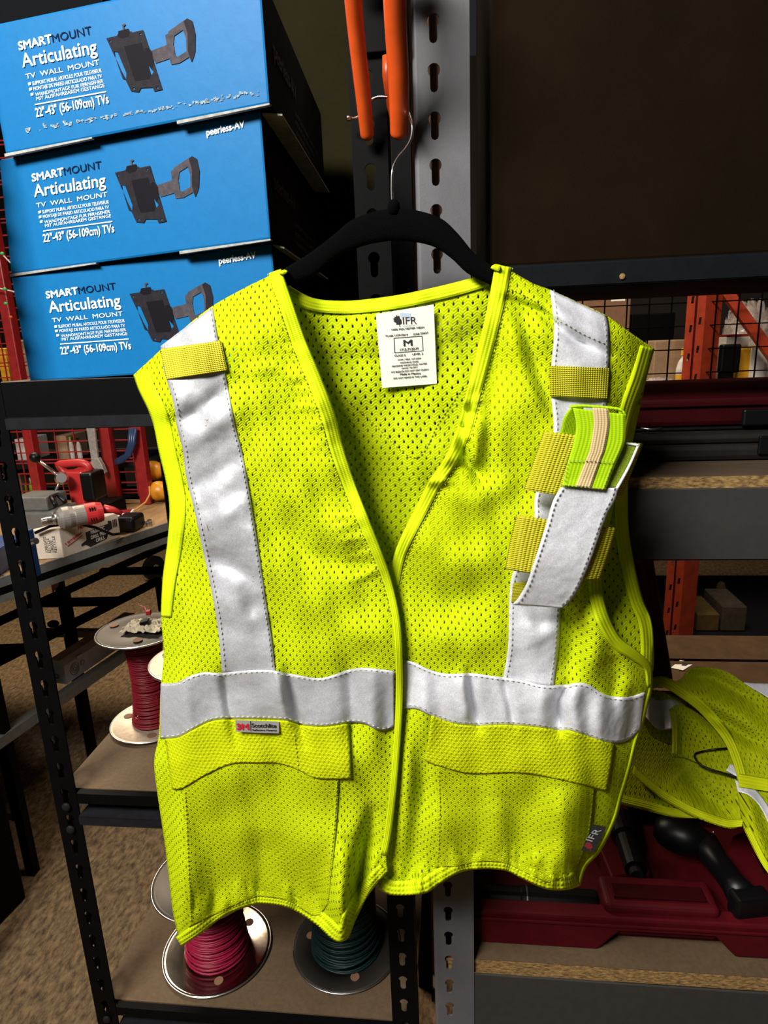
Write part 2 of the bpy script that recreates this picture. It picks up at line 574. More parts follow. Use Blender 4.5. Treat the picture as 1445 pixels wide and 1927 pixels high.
def sheet(name, g, Y, m, parent, thick=.0012, uv='cloth', smooth_=True):
    """g (nv+1, nu+1, 2), Y (nv+1, nu+1) -> cloth surface with real depth"""
    w = PV(g, Y)
    nv, nu = g.shape[0], g.shape[1]
    mb = MB()
    mb.v = [Vector(q) for q in w.reshape(-1, 3)]
    mb.f = [(j * nu + i, (j + 1) * nu + i, (j + 1) * nu + i + 1, j * nu + i + 1) for j in range(nv - 1) for i in range(nu - 1)]
    if uv == 'cloth':
        mb.uv = np.c_[w[..., 0].ravel(), w[..., 2].ravel()]
    else:
        dl = np.linalg.norm(np.diff(w[:, nu // 2], axis=0), axis=1)
        s = np.r_[0, np.cumsum(dl)]
        U, V = np.meshgrid(np.linspace(0, 1, nu), s)
        if uv == 'across':
            dl = np.linalg.norm(np.diff(w[nv // 2], axis=0), axis=1)
            U, V = np.meshgrid(np.r_[0, np.cumsum(dl)], np.linspace(0, 1, nv))
            U, V = V, U
        mb.uv = np.c_[U.ravel(), V.ravel()]
    return mb.build(name, m, parent, smooth=smooth_, thick=thick, fix=False)


def dashes(name, curves, Yf, off, m, parent, dash=6.5, gap=3.5, wpx=1.7, lift=.0012):
    """stitches: short raised threads following curves"""
    for c in curves:
        mb = MB()
        c = smooth(c, 400)
        s = np.r_[0, np.cumsum(np.linalg.norm(np.diff(c, axis=0), axis=1))]
        k = 0.0
        while k + dash < s[-1]:
            a = np.array([np.interp(k, s, c[:, 0]), np.interp(k, s, c[:, 1])])
            b = np.array([np.interp(k + dash, s, c[:, 0]), np.interp(k + dash, s, c[:, 1])])
            t = (b - a) / (np.linalg.norm(b - a) + 1e-9)
            nn = np.array([-t[1], t[0]]) * wpx / 2
            mid = (a + b) / 2
            q = np.array([a - nn * .5, mid - nn, b - nn * .5, b + nn * .5, mid + nn, a + nn * .5])
            yb = Yf(q[:, 0], q[:, 1]) - off
            yb = np.minimum(yb, yb.mean())
            lo = PV(q, yb)
            hi = PV(q, yb - np.array([.2, 1, .2, .2, 1, .2]) * lift)
            mb.add(list(lo) + list(hi), [(6, 7, 10, 11), (7, 8, 9, 10), (0, 1, 7, 6), (1, 2, 8, 7), (2, 3, 9, 8), (3, 4, 10, 9), (4, 5, 11, 10), (5, 0, 6, 11)])
            k += dash + gap
        mb.build(name, m, parent, fix=False)


_txt = {}


def text_geo(s):
    if s not in _txt:
        c = bpy.data.curves.new('t', 'FONT')
        c.body = s
        c.resolution_u = 3
        o = bpy.data.objects.new('t', c)
        COL.objects.link(o)
        bpy.context.view_layer.update()
        me = bpy.data.meshes.new_from_object(o.evaluated_get(bpy.context.evaluated_depsgraph_get()))
        v = np.array([q.co[:2] for q in me.vertices]) if len(me.vertices) else np.zeros((1, 2))
        f = [tuple(p.vertices) for p in me.polygons]
        bpy.data.objects.remove(o)
        bpy.data.curves.remove(c)
        bpy.data.meshes.remove(me)
        _txt[s] = (v, f)
    return _txt[s]


def write(mb, s, a, b, up, h, bold=0.0):
    """letters of s from world point a to b (baseline), up = unit up vector, h = cap height in metres"""
    v, f = text_geo(s)
    a, b, up = Vector(a), Vector(b), Vector(up)
    x0, x1 = v[:, 0].min(), v[:, 0].max()
    sc = 1.0 / (x1 - x0)
    ch = .70
    n = (b - a).cross(up).normalized()
    reps = [(0, 0)] if not bold else [(0, 0), (bold, 0), (-bold, 0), (0, bold), (0, -bold)]
    for i, (dx, dy) in enumerate(reps):
        mb.add([a + (b - a) * ((q[0] - x0) * sc + dx * h / (b - a).length) + up * ((q[1] / ch + dy) * h) + n * (.00005 * i) for q in v], f)
    return mb
# ------------------------------------------------------------------ setting
D0 = .65                                     # depth of the shelf fronts
fl = MB().box((-4.5, -1.6, -.05), (4.5, 5.5, 0)).build('floor', M['floor'])
tag(fl, kind='structure')
wl = MB().box((-4.5, 5.5, -.05), (4.5, 5.6, 3.4)).build('wall_back', M['wall'])
tag(wl, kind='structure')


# ------------------------------------------------------------------ shelf units
def keyhole(cx, cz, r=.0056, sw=.0036, drop=.0165, n=12):
    """2-D keyhole outline: round head, slot below"""
    a0 = math.asin(sw / r)
    pts = []
    for i in range(n + 1):
        q = -math.pi / 2 + a0 + (2 * math.pi - 2 * a0) * i / n
        pts.append((cx + r * math.cos(q), cz + r * math.sin(q)))
    for i in range(5):
        q = math.pi + math.pi * i / 4
        pts.append((cx + sw * math.cos(q), cz - drop + sw + sw * math.sin(q) - .001))
    return pts


def flange(mb, o, xd, wid, z0, z1, hx, zref, pitch=.0381, th=.002):
    """punched post face from o along unit xd, pierced by keyholes; zref = height of one keyhole head"""
    xd = Vector(xd)
    nd = xd.cross(Vector((0, 0, 1)))
    o = Vector(o)
    k0 = math.floor((z0 - zref) / pitch)
    z = zref + k0 * pitch
    def W(p): return Vector((o.x, o.y, 0)) + xd * p[0] + Vector((0, 0, p[1]))
    while z < z1:
        a, b = max(z - .024, z0), min(z - .024 + pitch, z1)
        if b - a > 1e-4:
            rect = [W((0, a)), W((wid, a)), W((wid, b)), W((0, b))]
            holes = [[W(p) for p in keyhole(hx, z)]] if (b - a > pitch * .98) else []
            mb.prism(rect, -nd * th, holes)
        z += pitch
    return mb


black = thing('black_shelf_unit', 'black steel shelf unit of punched posts and brown boards on the left', 'shelf unit', (-.28, .85, 0))
xl = P(99, 1490, D0).x                      # outer edge of the corner post
zk = P(120, 1393, D0).z
xk = P(697, 329, D0).x
zk2 = P(697, 320, D0).z
XB0, XB1 = xl, xk + .017
pw = .031
for (x0, xs, zr) in ((xl, 0, zk), (xk - .016, 1, zk2)):
    mb = MB()
    flange(mb, (x0, D0, 0), (1, 0, 0), pw + .002 * xs, 0.0, 1.95, pw * .52, zr)
    xx = x0 if xs == 0 else x0 + pw
    flange(mb, (xx + (.002 if xs == 0 else .002), D0 + .001, 0), (0, 1, 0), pw, 0.0, 1.95, pw * .5, zr)
    mb.build('post', M['black_metal'], black)
for x0 in (xl, xk - .016):
    mb = MB()
    mb.box((x0, D0 + .44, 0), (x0 + pw, D0 + .442, 1.95))
    mb.box((x0 if x0 == xl else x0 + pw - .002, D0 + .41, 0), (x0 + .002 if x0 == xl else x0 + pw, D0 + .442, 1.95))
    mb.build('post', M['black_metal'], black)
zs_top = P(56, 719, D0).z                   # shelf heights
zs_mid = P(200, 1497, D0).z
zs_bot = P(300, 1903, D0).z
XI0, XI1 = xl + pw, xk - .016
for z in (zs_top, zs_mid, zs_bot):
    mb = MB().box((xl + .004, D0 + .012, z - .012), (xk + .012, D0 + .435, z))
    mb.build('shelf_board', M['board'], black)
    mb = MB()
    mb.box((XI0, D0 + .0005, z - (.040 if z == zs_top else .014)), (XI1, D0 + .010, z + .0005))
    mb.build('shelf_lip', M['black_metal'], black)
    mb = MB()                                # angle beam: flat ledge, then a turned down face
    zz = z - (.037 if z == zs_top else .030)
    mb.box((XI0, D0 - .004, zz - .013), (XI1, D0 - .002, zz))
    mb.box((XI0, D0 - .004, zz - .002), (XI1, D0 + .028, zz))
    mb.build('beam', M['black_lip'], black, bevel=.0012)
# rivets of the beams on the corner post
for z in (zs_top - .02, zs_mid - .018, zs_mid - .052, zs_bot - .02):
    MB().sphere((xl + pw * .52, D0 - .002, z), .006, 12, 8, (1, .45, 1)).build('rivet', M['black_lip'], black, smooth=True)
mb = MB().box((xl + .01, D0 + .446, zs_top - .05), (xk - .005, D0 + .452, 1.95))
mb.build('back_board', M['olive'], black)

grey = thing('grey_shelf_unit', 'grey steel shelf unit of keyhole posts and chipboard shelves on the right', 'shelf unit', (.5, .9, 0))
gx0, gx1 = P(775, 100, D0).x, P(885, 400, D0).x
zkg = P(816, 132, D0).z
hxg = P(818, 232, D0).x - gx0
mb = MB()
flange(mb, (gx0 + .004, D0, 0), (1, 0, 0), gx1 - gx0 - .004, 0, 1.95, hxg - .004, zkg)
mb.build('post', M['grey_metal'], grey)
mb = MB()
for (r0, r1) in ((0, 1), (1, 2), (2, 3), (3, 4)):       # rolled corner then the side flange
    a0, a1 = math.pi / 2 * r0 / 4, math.pi / 2 * r1 / 4
    p0 = (gx0 + .004 - .004 * math.sin(a0), D0 + .004 - .004 * math.cos(a0))
    p1 = (gx0 + .004 - .004 * math.sin(a1), D0 + .004 - .004 * math.cos(a1))
    mb.add([(*p0, 0), (*p1, 0), (*p1, 1.95), (*p0, 1.95)], [(0, 1, 2, 3)])
mb.box((gx0, D0 + .004, 0), (gx0 + .002, D0 + .045, 1.95))
mb.build('post_fold', M['grey_metal'], grey, smooth=False)
MB().box((gx0 - .002, D0 + .42, 0), (gx0, D0 + .463, 1.95)).build('post', M['grey_metal'], grey)
GX1 = 1.15
for x in (GX1 - .05,):
    MB().box((x, D0, 0), (x + .05, D0 + .003, 1.95)).build('post', M['grey_metal'], grey)
    MB().box((x, D0 + .46, 0), (x + .05, D0 + .463, 1.95)).build('post', M['grey_metal'], grey)
gb = []
for (zt, zb, m) in ((P(1030, 497, D0).z, P(1030, 543, D0).z, 'beam_shaded'), (P(1300, 920, D0).z, P(1300, 1056, D0).z, 'beam_grey'), (P(1000, 1842, D0).z, P(1000, 1842, D0).z - .085, 'beam_grey')):
    mb = MB().box((gx1, D0 + .001, zb), (GX1, D0 + .004, zt)).box((gx1, D0 + .001, zb), (GX1, D0 + .022, zb + .003))
    mb.build('beam', M[m], grey, bevel=.0012)
    gb.append(zt)
zr_top = gb[0] + .001
zr_mid = P(1300, 897, D0).z
zr_bot = P(1000, 1818, D0).z
for z, zb in ((zr_mid, gb[1]), (zr_bot, gb[2])):
    MB().box((gx0 + .01, D0 + .005, z - (.016 if z == zr_mid else .0215)), (GX1, D0 + .455, z - .0012)).build('shelf_board', M['osb'], grey)
    MB().box((gx0 + .01, D0 + .0052, z - .0012), (GX1, D0 + .455, z)).build('shelf_surface', M['osb_top'] if z == zr_mid else M['board'], grey)
MB().box((gx0 + .01, D0 + .005, zr_top - .012), (GX1, D0 + .455, zr_top)).build('shelf_board', M['beam_shaded'], grey)
MB().sphere(P(1171, 520, D0), .0028, 10, 6, (1, .5, 1)).build('rivet', M['osb'], grey)

# tall carton on the upper grey shelf, darkened by shade put into its brown
bx = P(924, 300, D0 + .03).x
MB().box((bx, D0 + .03, zr_top), (GX1 - .02, D0 + .42, zr_top + .62))
cb = thing('carton', 'large shade-darkened brown carton filling the upper grey shelf, right of the grey post', 'carton', ((bx + GX1) / 2, D0 + .22, zr_top))
MB().box((bx, D0 + .03, zr_top + .0005), (GX1 - .06, D0 + .42, zr_top + .62)).build('carton_body', M['card_shaded'], cb, bevel=.004)
MB().box((bx + .1, D0 + .0298, zr_top + .616), (bx + .9, D0 + .0302, zr_top + .621)).build('tape', M['card_grey'], cb)

# timber seen through the slot between the two posts
sl = P(757, 300, D0 + .30)
pk = MB().box((sl.x - .004, D0 + .475, 0), (sl.x + .05, D0 + .50, 2.0)).build('timber_post', M['carton'])
tag(pk, 'upright brown timber post seen through the slot between black and grey shelf posts', 'post')


# ------------------------------------------------------------------ three blue wall-mount cartons
def tv_box(name, label, TL, TR, BR, BL, Yl, Yr, depth=.36):
    """corners in picture measure, front face on a vertical plane from depth Yl (left) to Yr (right)"""
    a = P(BL[0], BL[1], Yl)
    b = P(BR[0], BR[1], Yr)
    ex = Vector((b.x - a.x, b.y - a.y, 0)).normalized()
    n = ex.cross(Vector((0, 0, 1))).normalized()                  # towards the camera
    c = [PP(*q, a, n) for q in (BL, BR, TR, TL)]
    return a, ex, n, c


UPZ = Vector((0, 0, 1))
BOXES = [
    dict(TL=(20, 521), TR=(511, 455), BR=(532, 688), BL=(56, 719), Yl=.705, Yr=.668),
    dict(TL=(-3, 300), TR=(491, 206), BR=(510, 451), BL=(20, 517), Yl=.705, Yr=.652),
    dict(TL=(-36, 50), TR=(489, -62), BR=(508, 196), BL=(10, 291), Yl=.690, Yr=.640),
]
LABS = ['blue and black TV mount carton, lowest of three, standing on the black shelf',
        'blue and black TV mount carton in the middle of the stack of three',
        'blue and black TV mount carton on top of the stack, scuffed along its lower edge']
ddir = Vector((-math.sin(math.radians(3)), math.cos(math.radians(3)), 0))


def face_uv(B):
    a = P(*B['BL'], B['Yl'])
    b = P(*B['BR'], B['Yr'])
    ex = Vector((b.x - a.x, b.y - a.y, 0)).normalized()
    n = ex.cross(UPZ).normalized()
    c = [PP(*B[k], a, n) for k in ('BL', 'BR', 'TR', 'TL')]
    return a, n, c


# the printed layout, read on the middle carton and carried over in face fractions
_a2, _n2, _c2 = face_uv(BOXES[1])


def inv_bil(p, c):
    u = v = .5
    for _ in range(12):
        q = (c[0] * (1 - u) + c[1] * u) * (1 - v) + (c[3] * (1 - u) + c[2] * u) * v
        du = (c[1] - c[0]) * (1 - v) + (c[2] - c[3]) * v
        dv = (c[3] - c[0]) * (1 - u) + (c[2] - c[1]) * u
        e = p - q
        A = np.array([[du.dot(du), du.dot(dv)], [du.dot(dv), dv.dot(dv)]])
        s = np.linalg.solve(A, [e.dot(du), e.dot(dv)])
        u += s[0]
        v += s[1]
    return u, v


def uv2(px, py):
    return inv_bil(PP(px, py, _a2, _n2), _c2)


PRINT = [  # text, baseline start, baseline end, cap height px, material, bold
    ('SMART', (62, 342), (121, 330), 14, 'white', .05), ('MOUNT', (122, 330), (192, 317), 14, 'navy', 0),
    ('Articulating', (66, 371), (200, 350), 23, 'white', .02),
    ('TV  WALL  MOUNT', (70, 391), (203, 370), 8.5, 'white', 0),
    ('SUPPORT MURAL ARTICULE POUR TELEVISEUR', (81, 402), (206, 383), 6.2, 'white', 0),
    ('MONTAJE DE PARED ARTICULADO PARA TV', (82, 411), (206, 393), 6.2, 'white', 0),
    ('WANDMONTAGE FUR FERNSEHER', (85, 421), (208, 401), 5.8, 'white', 0),
    ('MIT AUSFAHRBAREM GESTANGE', (86, 428), (210, 409), 5.8, 'white', 0),
    ('22"-43" (56-109cm) TVs', (83, 456), (216, 437), 15, 'white', .025),
    ('peerless-AV', (390, 256), (461, 240), 13, 'white', .04)]
QUADS = [((82, 434), (212, 416), (212, 418), (82, 436)), ((73, 402), (78, 401), (78, 396.5), (73, 397.5)),
         ((74, 411), (79, 410), (79, 405.5), (74, 406.5)), ((76, 420), (81, 419), (81, 414.5), (76, 415.5))]
PLATE = [(217, 325), (236, 321), (238, 318), (262, 314), (264, 316), (283, 312), (298, 362), (314, 417), (299, 420), (297, 413), (275, 413), (271, 420), (257, 418), (240, 380)]
PL_HOLES = [[(230, 348), (236, 349), (250, 386), (249, 398), (243, 396), (231, 358)], [(288, 374), (292, 373), (299, 386), (295, 392)],
            [(222, 329), (225, 329), (225, 332), (222, 332)], [(276, 318), (279, 317), (280, 320), (277, 321)], [(303, 412), (307, 412), (307, 415), (303, 415)], [(260, 412), (264, 412), (264, 415), (260, 415)]]
PANEL = [(248, 340), (280, 334), (294, 392), (292, 398), (266, 401), (262, 392)]
HEAD = [(238, 322), (239, 313), (257, 309), (259, 317), (257, 323), (244, 326)]
KNOB = [(245, 303), (252, 300), (252, 303), (249, 305), (250, 311), (247, 312), (247, 305)]
JOINT = [(284, 345), (292, 343), (298, 352), (300, 372), (296, 382), (286, 368)]
ARM = [(293, 350), (331, 337), (337, 342), (337, 361), (303, 371)]
LOOP = [(322, 322), (327, 320), (328, 316), (352, 300), (362, 294), (371, 299), (376, 322), (375, 352), (372, 362), (368, 371), (364, 362), (346, 372), (331, 374), (329, 366), (325, 345)]
LOOP_H = [(338, 324), (354, 314), (359, 330), (359, 352), (343, 361), (339, 358), (336, 340)]
WALLP = [(356, 299), (362, 294), (371, 299), (376, 322), (375, 352), (368, 371), (362, 352), (362, 320)]
TONES = [('pic_lt', ARM, [], .1), ('pic_lt', LOOP, [LOOP_H], .2), ('pic', WALLP, [], .35), ('pic', PLATE, PL_HOLES, .3), ('pic_dk', PANEL, [], .4), ('pic_dk', HEAD, [], .5), ('pic_lt', KNOB, [], .6), ('pic_dk', JOINT, [], .45)]

for i, B in enumerate(BOXES):
    a, n, c = face_uv(B)
    dep = ddir * .36
    root = thing('tv_mount_carton', LABS[i], 'carton', tuple((c[0] + c[1]) / 2 + dep / 2), 'TV mount cartons stacked on the black shelf')
    # keep the body upright and sitting on what is below it
    mb = MB()
    fb, bb = c, [q + dep for q in c]
    mb.hexa([fb[0], fb[1], bb[1], bb[0], fb[3], fb[2], bb[2], bb[3]])
    body = mb.build('carton_body', [M['blue'], M['carton_black']], root, bevel=.0025)
    for p in body.data.polygons:
        p.material_index = 0 if p.normal.dot(n) > .7 else 1
    def F(px, py, lift=.0005):
        u, v = uv2(px, py)
        return (c[0] * (1 - u) + c[1] * u) * (1 - v) + (c[3] * (1 - u) + c[2] * u) * v + n * lift
    let = {'white': MB(), 'navy': MB()}
    brand = MB()
    for s, pa, pb, h, m, bold in PRINT:
        if s.startswith('peerless') and i == 2:
            continue
        A, Bq = F(*pa, .0007), F(*pb, .0007)
        up = (F(pa[0] - h * .12, pa[1] - h, .0007) - A)
        write(brand if s.startswith('peerless') else let[m], s, A, Bq, up.normalized(), up.length, bold)
    for q in QUADS:
        let['white'].add([F(*p, .0007) for p in q], [(0, 1, 2, 3)])
    tag(let['white'].build('lettering', M['white'], root), 'white printed lettering')
    if brand.v:
        tag(brand.build('lettering', M['white'], root), 'white lettering in the upper corner')
    tag(let['navy'].build('lettering', M['navy'], root), 'dark navy printed letters')
    pic = MB()
    mats = [M['pic'], M['pic_lt'], M['pic_dk']]
    ids = []
    for m, poly, holes, lift in TONES:
        k0 = len(pic.f)
        ph = [[F(*p, .0006 + lift * .0004) for p in l] for l in [poly] + holes]
        tris = tessellate_polygon(ph)
        pic.add([p for l in ph for p in l], tris)
        ids += [{'pic': 0, 'pic_lt': 1, 'pic_dk': 2}[m]] * (len(pic.f) - k0)
    po = pic.build('printed_picture', mats, root, fix=False)
    for p, k in zip(po.data.polygons, ids):
        p.material_index = k
    tag(po, 'printed picture of a charcoal articulating arm and plate')
    # worn board edge along the top of the side, and the faint side lettering
    sd = (c[1] - c[0]).normalized()
    mb = MB()
    tf, tb = c[2], c[2] + dep
    dz = Vector((0, 0, -.010))
    fw_ = (.012, .020, .0)[i]                       # the top flap stands out and droops
    q0, q1 = tf - UPZ * .0015 + ddir * .004, tf.lerp(tb, .88) - UPZ * .0015
    w0, w1 = sd * fw_ - UPZ * .004, sd * fw_ * 1.1 - UPZ * .004
    tk = UPZ * .0016
    mb.hexa([q0 - tk, q0 + w0 - tk, q1 + w1 - tk, q1 - tk, q0, q0 + w0, q1 + w1, q1])
    if i < 2:
        tag(mb.build('flap_edge', M['card_grey'], root), 'worn grey edge of the carton flap')
    sideU = (c[2] - c[1]).normalized()
    base = c[1] + sd * .0012
    H = (c[2] - c[1]).length
    side = MB()
    write(side, 'peerless-AV', base + ddir * .030 + sideU * H * .46, base + ddir * .145 + sideU * H * .46, sideU, .016, .02)
    for k, s in enumerate(('SUPPORT MURAL ARTICULE', 'MONTAJE DE PARED', 'WANDMONTAGE')):
        write(side, s, base + ddir * .13 + sideU * H * (.30 - .09 * k), base + ddir * (.29 - .03 * k) + sideU * H * (.30 - .09 * k), sideU, .005)
    tag(side.build('lettering', M['faint'], root), 'faint grey lettering on the black side')
    if i == 2:                                        # scuffs along the lower crease
        sc = MB()
        for k in range(150):
            t = rng.rand()
            px = 48 + t * 440
            py = 250 - 72 * t + rng.randn() * 2.2 - 3
            wv, hv = rng.uniform(1, 5), rng.uniform(1, 7) * (.5 + abs(t - .5))
            q = [PP(px, py, c[0] + n * .0006, n), PP(px + wv, py - wv * .18, c[0] + n * .0006, n), PP(px + wv + 1, py - hv, c[0] + n * .0006, n), PP(px - 1, py - hv, c[0] + n * .0006, n)]
            sc.add(q, [(0, 1, 2, 3)])
        tag(sc.build('scuff', M['blue_edge'], root, fix=False), 'pale scuff marks')
    if i > 0:                                         # grey liner showing at the lower edge
        sc = MB()
        e = [(c[0], c[1], .0, .36), (c[0], c[1], .68, 1.0)]
        for p, q, t0, t1 in e:
            sc = MB()
            A, Bq = p.lerp(q, t0), p.lerp(q, t1)
            sc.hexa([A + n * .0012 - UPZ * .0022, Bq + n * .0012 - UPZ * .0008, Bq - n * .003 - UPZ * .0008, A - n * .003 - UPZ * .0022,
                     A + n * .0012 + UPZ * .0006, Bq + n * .0012 + UPZ * .0006, Bq - n * .003 + UPZ * .0006, A - n * .003 + UPZ * .0006])
            tag(sc.build('board_edge', M['card_grey'], root), 'worn pale board edge')

# ------------------------------------------------------------------ orange storage hook on the posts
hk = thing('storage_hook', 'orange vinyl coated double storage hook mounted high between the shelf posts', 'hook', tuple(P(720, 250, .62)))
for pts, r in (([(692, 262), (689, 235), (680, 150), (670, 60), (663, -20), (655, -110)], .0068), ([(751, 260), (751, 232), (750, 150), (745, 60), (742, -20), (738, -110)], .0088)):
    ys = [.640, .632, .612, .592, .575, .56]
    c = smooth([(*p, y * 1000) for p, y in zip(pts, ys)], 40) if False else None
    w = [P(p[0], p[1], y) for p, y in zip(pts, ys)]
    rs = [r * .45, r * .92, r, r, r * 1.03, r * 1.03]
    # resample smoothly in space
    q = []
    rr = []
    for k in range(len(w) - 1):
        for t in np.linspace(0, 1, 6, endpoint=False):
            p0, p1, p2, p3 = w[max(k - 1, 0)], w[k], w[k + 1], w[min(k + 2, len(w) - 1)]
            q.append(.5 * (2 * p1 + (p2 - p0) * t + (2 * p0 - 5 * p1 + 4 * p2 - p3) * t * t + (3 * p1 - p0 - 3 * p2 + p3) * t ** 3))
            rr.append(rs[k] + (rs[k + 1] - rs[k]) * min(1, t * 2.2 if k == 0 else t))
    e = q[-1]
    for k in range(1, 9):                          # rounds over at the top and returns to the post
        th = math.pi * k / 8
        q.append(e + Vector((0, .03 * (1 - math.cos(th)), .03 * math.sin(th) + .001 * k)))
        rr.append(rs[-1])
    MB().tube(q, rr, 14).build('prong', M['orange'], hk, smooth=True)
MB().tube([P(728, 104, .630), P(731, 140, .632), P(738, 200, .637), P(742, 232, .640)], [.004, .0055, .005, .003], 12).build('stiffener', M['orange'], hk, smooth=True)
MB().box((P(665, 0, .645).x, D0 - .006, P(700, 100, .645).z), (P(765, 0, .645).x, D0 - .0012, P(700, -40, .645).z)).build('mounting_plate', M['black_metal'], hk, bevel=.001)

# ------------------------------------------------------------------ hanger
hg = thing('clothes_hanger', 'black velvet clothes hanger with wire hook carrying the hung vest', 'hanger', tuple(P(740, 400, .578)))
topc = [(425, 580), (470, 545), (530, 508), (580, 478), (625, 444), (660, 415), (700, 399), (742, 392), (785, 396), (830, 411), (862, 440), (893, 477), (925, 500), (960, 525), (1020, 562)]
botc = [(430, 600), (478, 575), (538, 540), (590, 520), (635, 484), (680, 464), (715, 456), (742, 453), (775, 455), (815, 464), (850, 487), (880, 515), (920, 535), (956, 556), (1012, 590)]
T, Bc = smooth(topc, 60), smooth(botc, 60)
mb = MB()
nsec = 12
for i in range(61):
    a, b = P(*T[i], .578), P(*Bc[i], .578)
    ctr, hh = (a + b) / 2, (a - b) / 2
    for k in range(nsec):
        q = 2 * math.pi * k / nsec
        cs, sn = math.cos(q), math.sin(q)
        mb.v.append(ctr + hh * (math.copysign(abs(cs) ** .7, cs)) + Vector((0, .0045 * math.copysign(abs(sn) ** .7, sn), 0)))
for i in range(60):
    for k in range(nsec):
        l = (k + 1) % nsec
        mb.f.append((i * nsec + k, i * nsec + l, (i + 1) * nsec + l, (i + 1) * nsec + k))
mb.f.append(tuple(range(nsec)))
mb.f.append(tuple(60 * nsec + k for k in range(nsec)))
mb.build('hanger_body', M['velvet'], hg, smooth=True)
MB().lathe([(.0, -.004), (.0055, -.004), (.005, .004), (.0032, .007), (0, .007)], P(741, 394, .578), n=16).build('collar', M['velvet'], hg, smooth=True)
wire = [(738, 385), (737, 350), (739, 318), (748, 298), (763, 280), (773, 262), (776, 240), (771, 218), (764, 204), (752, 193), (735, 185), (715, 182), (697, 189), (686, 205), (678, 216), (668, 222), (657, 221)]
yw = np.interp(np.arange(len(wire)), [0, 3, 8, 9, 13, 15, 16], [.578, .578, .592, .624, .638, .636, .634])
ws = smooth(wire, 90)
ys = np.interp(np.linspace(0, 1, 91), np.linspace(0, 1, len(yw)), yw)
MB().tube([P(*q, y) for q, y in zip(ws, ys)], .0013, 8).build('hook', M['chrome'], hg, smooth=True)
MB().sphere(P(656, 222, .634), .0026, 12, 8).build('ball_tip', M['chrome'], hg, smooth=True)
# ------------------------------------------------------------------ the hung vest
L_top = [(252, 706), (300, 662), (345, 620), (400, 577), (460, 543), (505, 521), (529, 507)]
L_right = [(529, 507), (548, 562), (575, 640), (600, 700), (628, 775), (645, 840), (668, 910), (695, 980), (722, 1050), (738, 1100), (752, 1170), (757, 1260), (756, 1340), (751, 1420), (744, 1500), (735, 1570), (727, 1610), (729, 1640)]
L_bot = [(342, 1780), (375, 1758), (424, 1722), (470, 1704), (496, 1700), (546, 1709), (593, 1738), (622, 1764), (638, 1772), (655, 1763), (668, 1732), (686, 1696), (704, 1668), (729, 1640)]
L_left = [(252, 706), (262, 735), (287, 790), (300, 850), (314, 910), (320, 960), (316, 1020), (307, 1090), (304, 1160), (309, 1230), (303, 1300), (300, 1380), (291, 1435), (298, 1500), (312, 1596), (327, 1722), (342, 1780)]
R_top = [(932, 498), (945, 501), (1000, 533), (1037, 547), (1090, 571), (1141, 595), (1190, 630), (1230, 657)]
R_left = [(932, 498), (922, 555), (908, 620), (893, 680), (876, 745), (858, 815), (835, 865), (808, 905), (785, 950), (760, 1000), (742, 1045), (732, 1100), (733, 1200), (736, 1320), (737, 1430), (733, 1530), (722, 1610), (712, 1672)]
R_bot = [(712, 1672), (739, 1684), (797, 1681), (828, 1662), (863, 1642), (901, 1635), (948, 1637), (979, 1651), (1010, 1666), (1037, 1674), (1070, 1673), (1091, 1666)]
R_right = [(1230, 657), (1212, 722), (1192, 775), (1178, 830), (1165, 900), (1147, 980), (1133, 1060), (1136, 1128), (1163, 1195), (1197, 1224), (1224, 1252), (1226, 1292), (1219, 1324), (1210, 1360), (1198, 1396), (1185, 1450), (1170, 1500), (1157, 1545), (1130, 1600), (1103, 1630), (1091, 1666)]
B_top = [(258, 716), (345, 632), (460, 556), (535, 533), (552, 543), (590, 562), (645, 567), (700, 563), (760, 554), (820, 541), (880, 526), (925, 512), (950, 508), (1037, 556), (1141, 605), (1226, 665)]
B_right = [(1226, 665), (1205, 760), (1184, 860), (1180, 930), (1182, 1000), (1194, 1070), (1208, 1125), (1224, 1165), (1229, 1205), (1228, 1260), (1215, 1310), (1190, 1400), (1165, 1490), (1095, 1620)]
B_left = [(258, 716), (292, 790), (318, 900), (325, 960), (320, 1020), (311, 1090), (308, 1160), (313, 1230), (306, 1300), (303, 1380), (297, 1440), (305, 1520), (330, 1690)]
B_bot = [(330, 1690), (450, 1690), (600, 1700), (700, 1655), (800, 1655), (900, 1615), (1000, 1630), (1095, 1620)]

_lx = np.array(L_left)
_rx = np.array([p for p in R_right if p[1] < 760] + [(1190, 850), (1180, 950), (1190, 1060), (1215, 1150), (1228, 1230)] + [p for p in R_right if p[1] > 1260])
_sh = np.array([(252, 706), (345, 620), (400, 577), (529, 507), (600, 560), (740, 560), (880, 520), (932, 498), (1000, 533), (1141, 595), (1230, 657)])

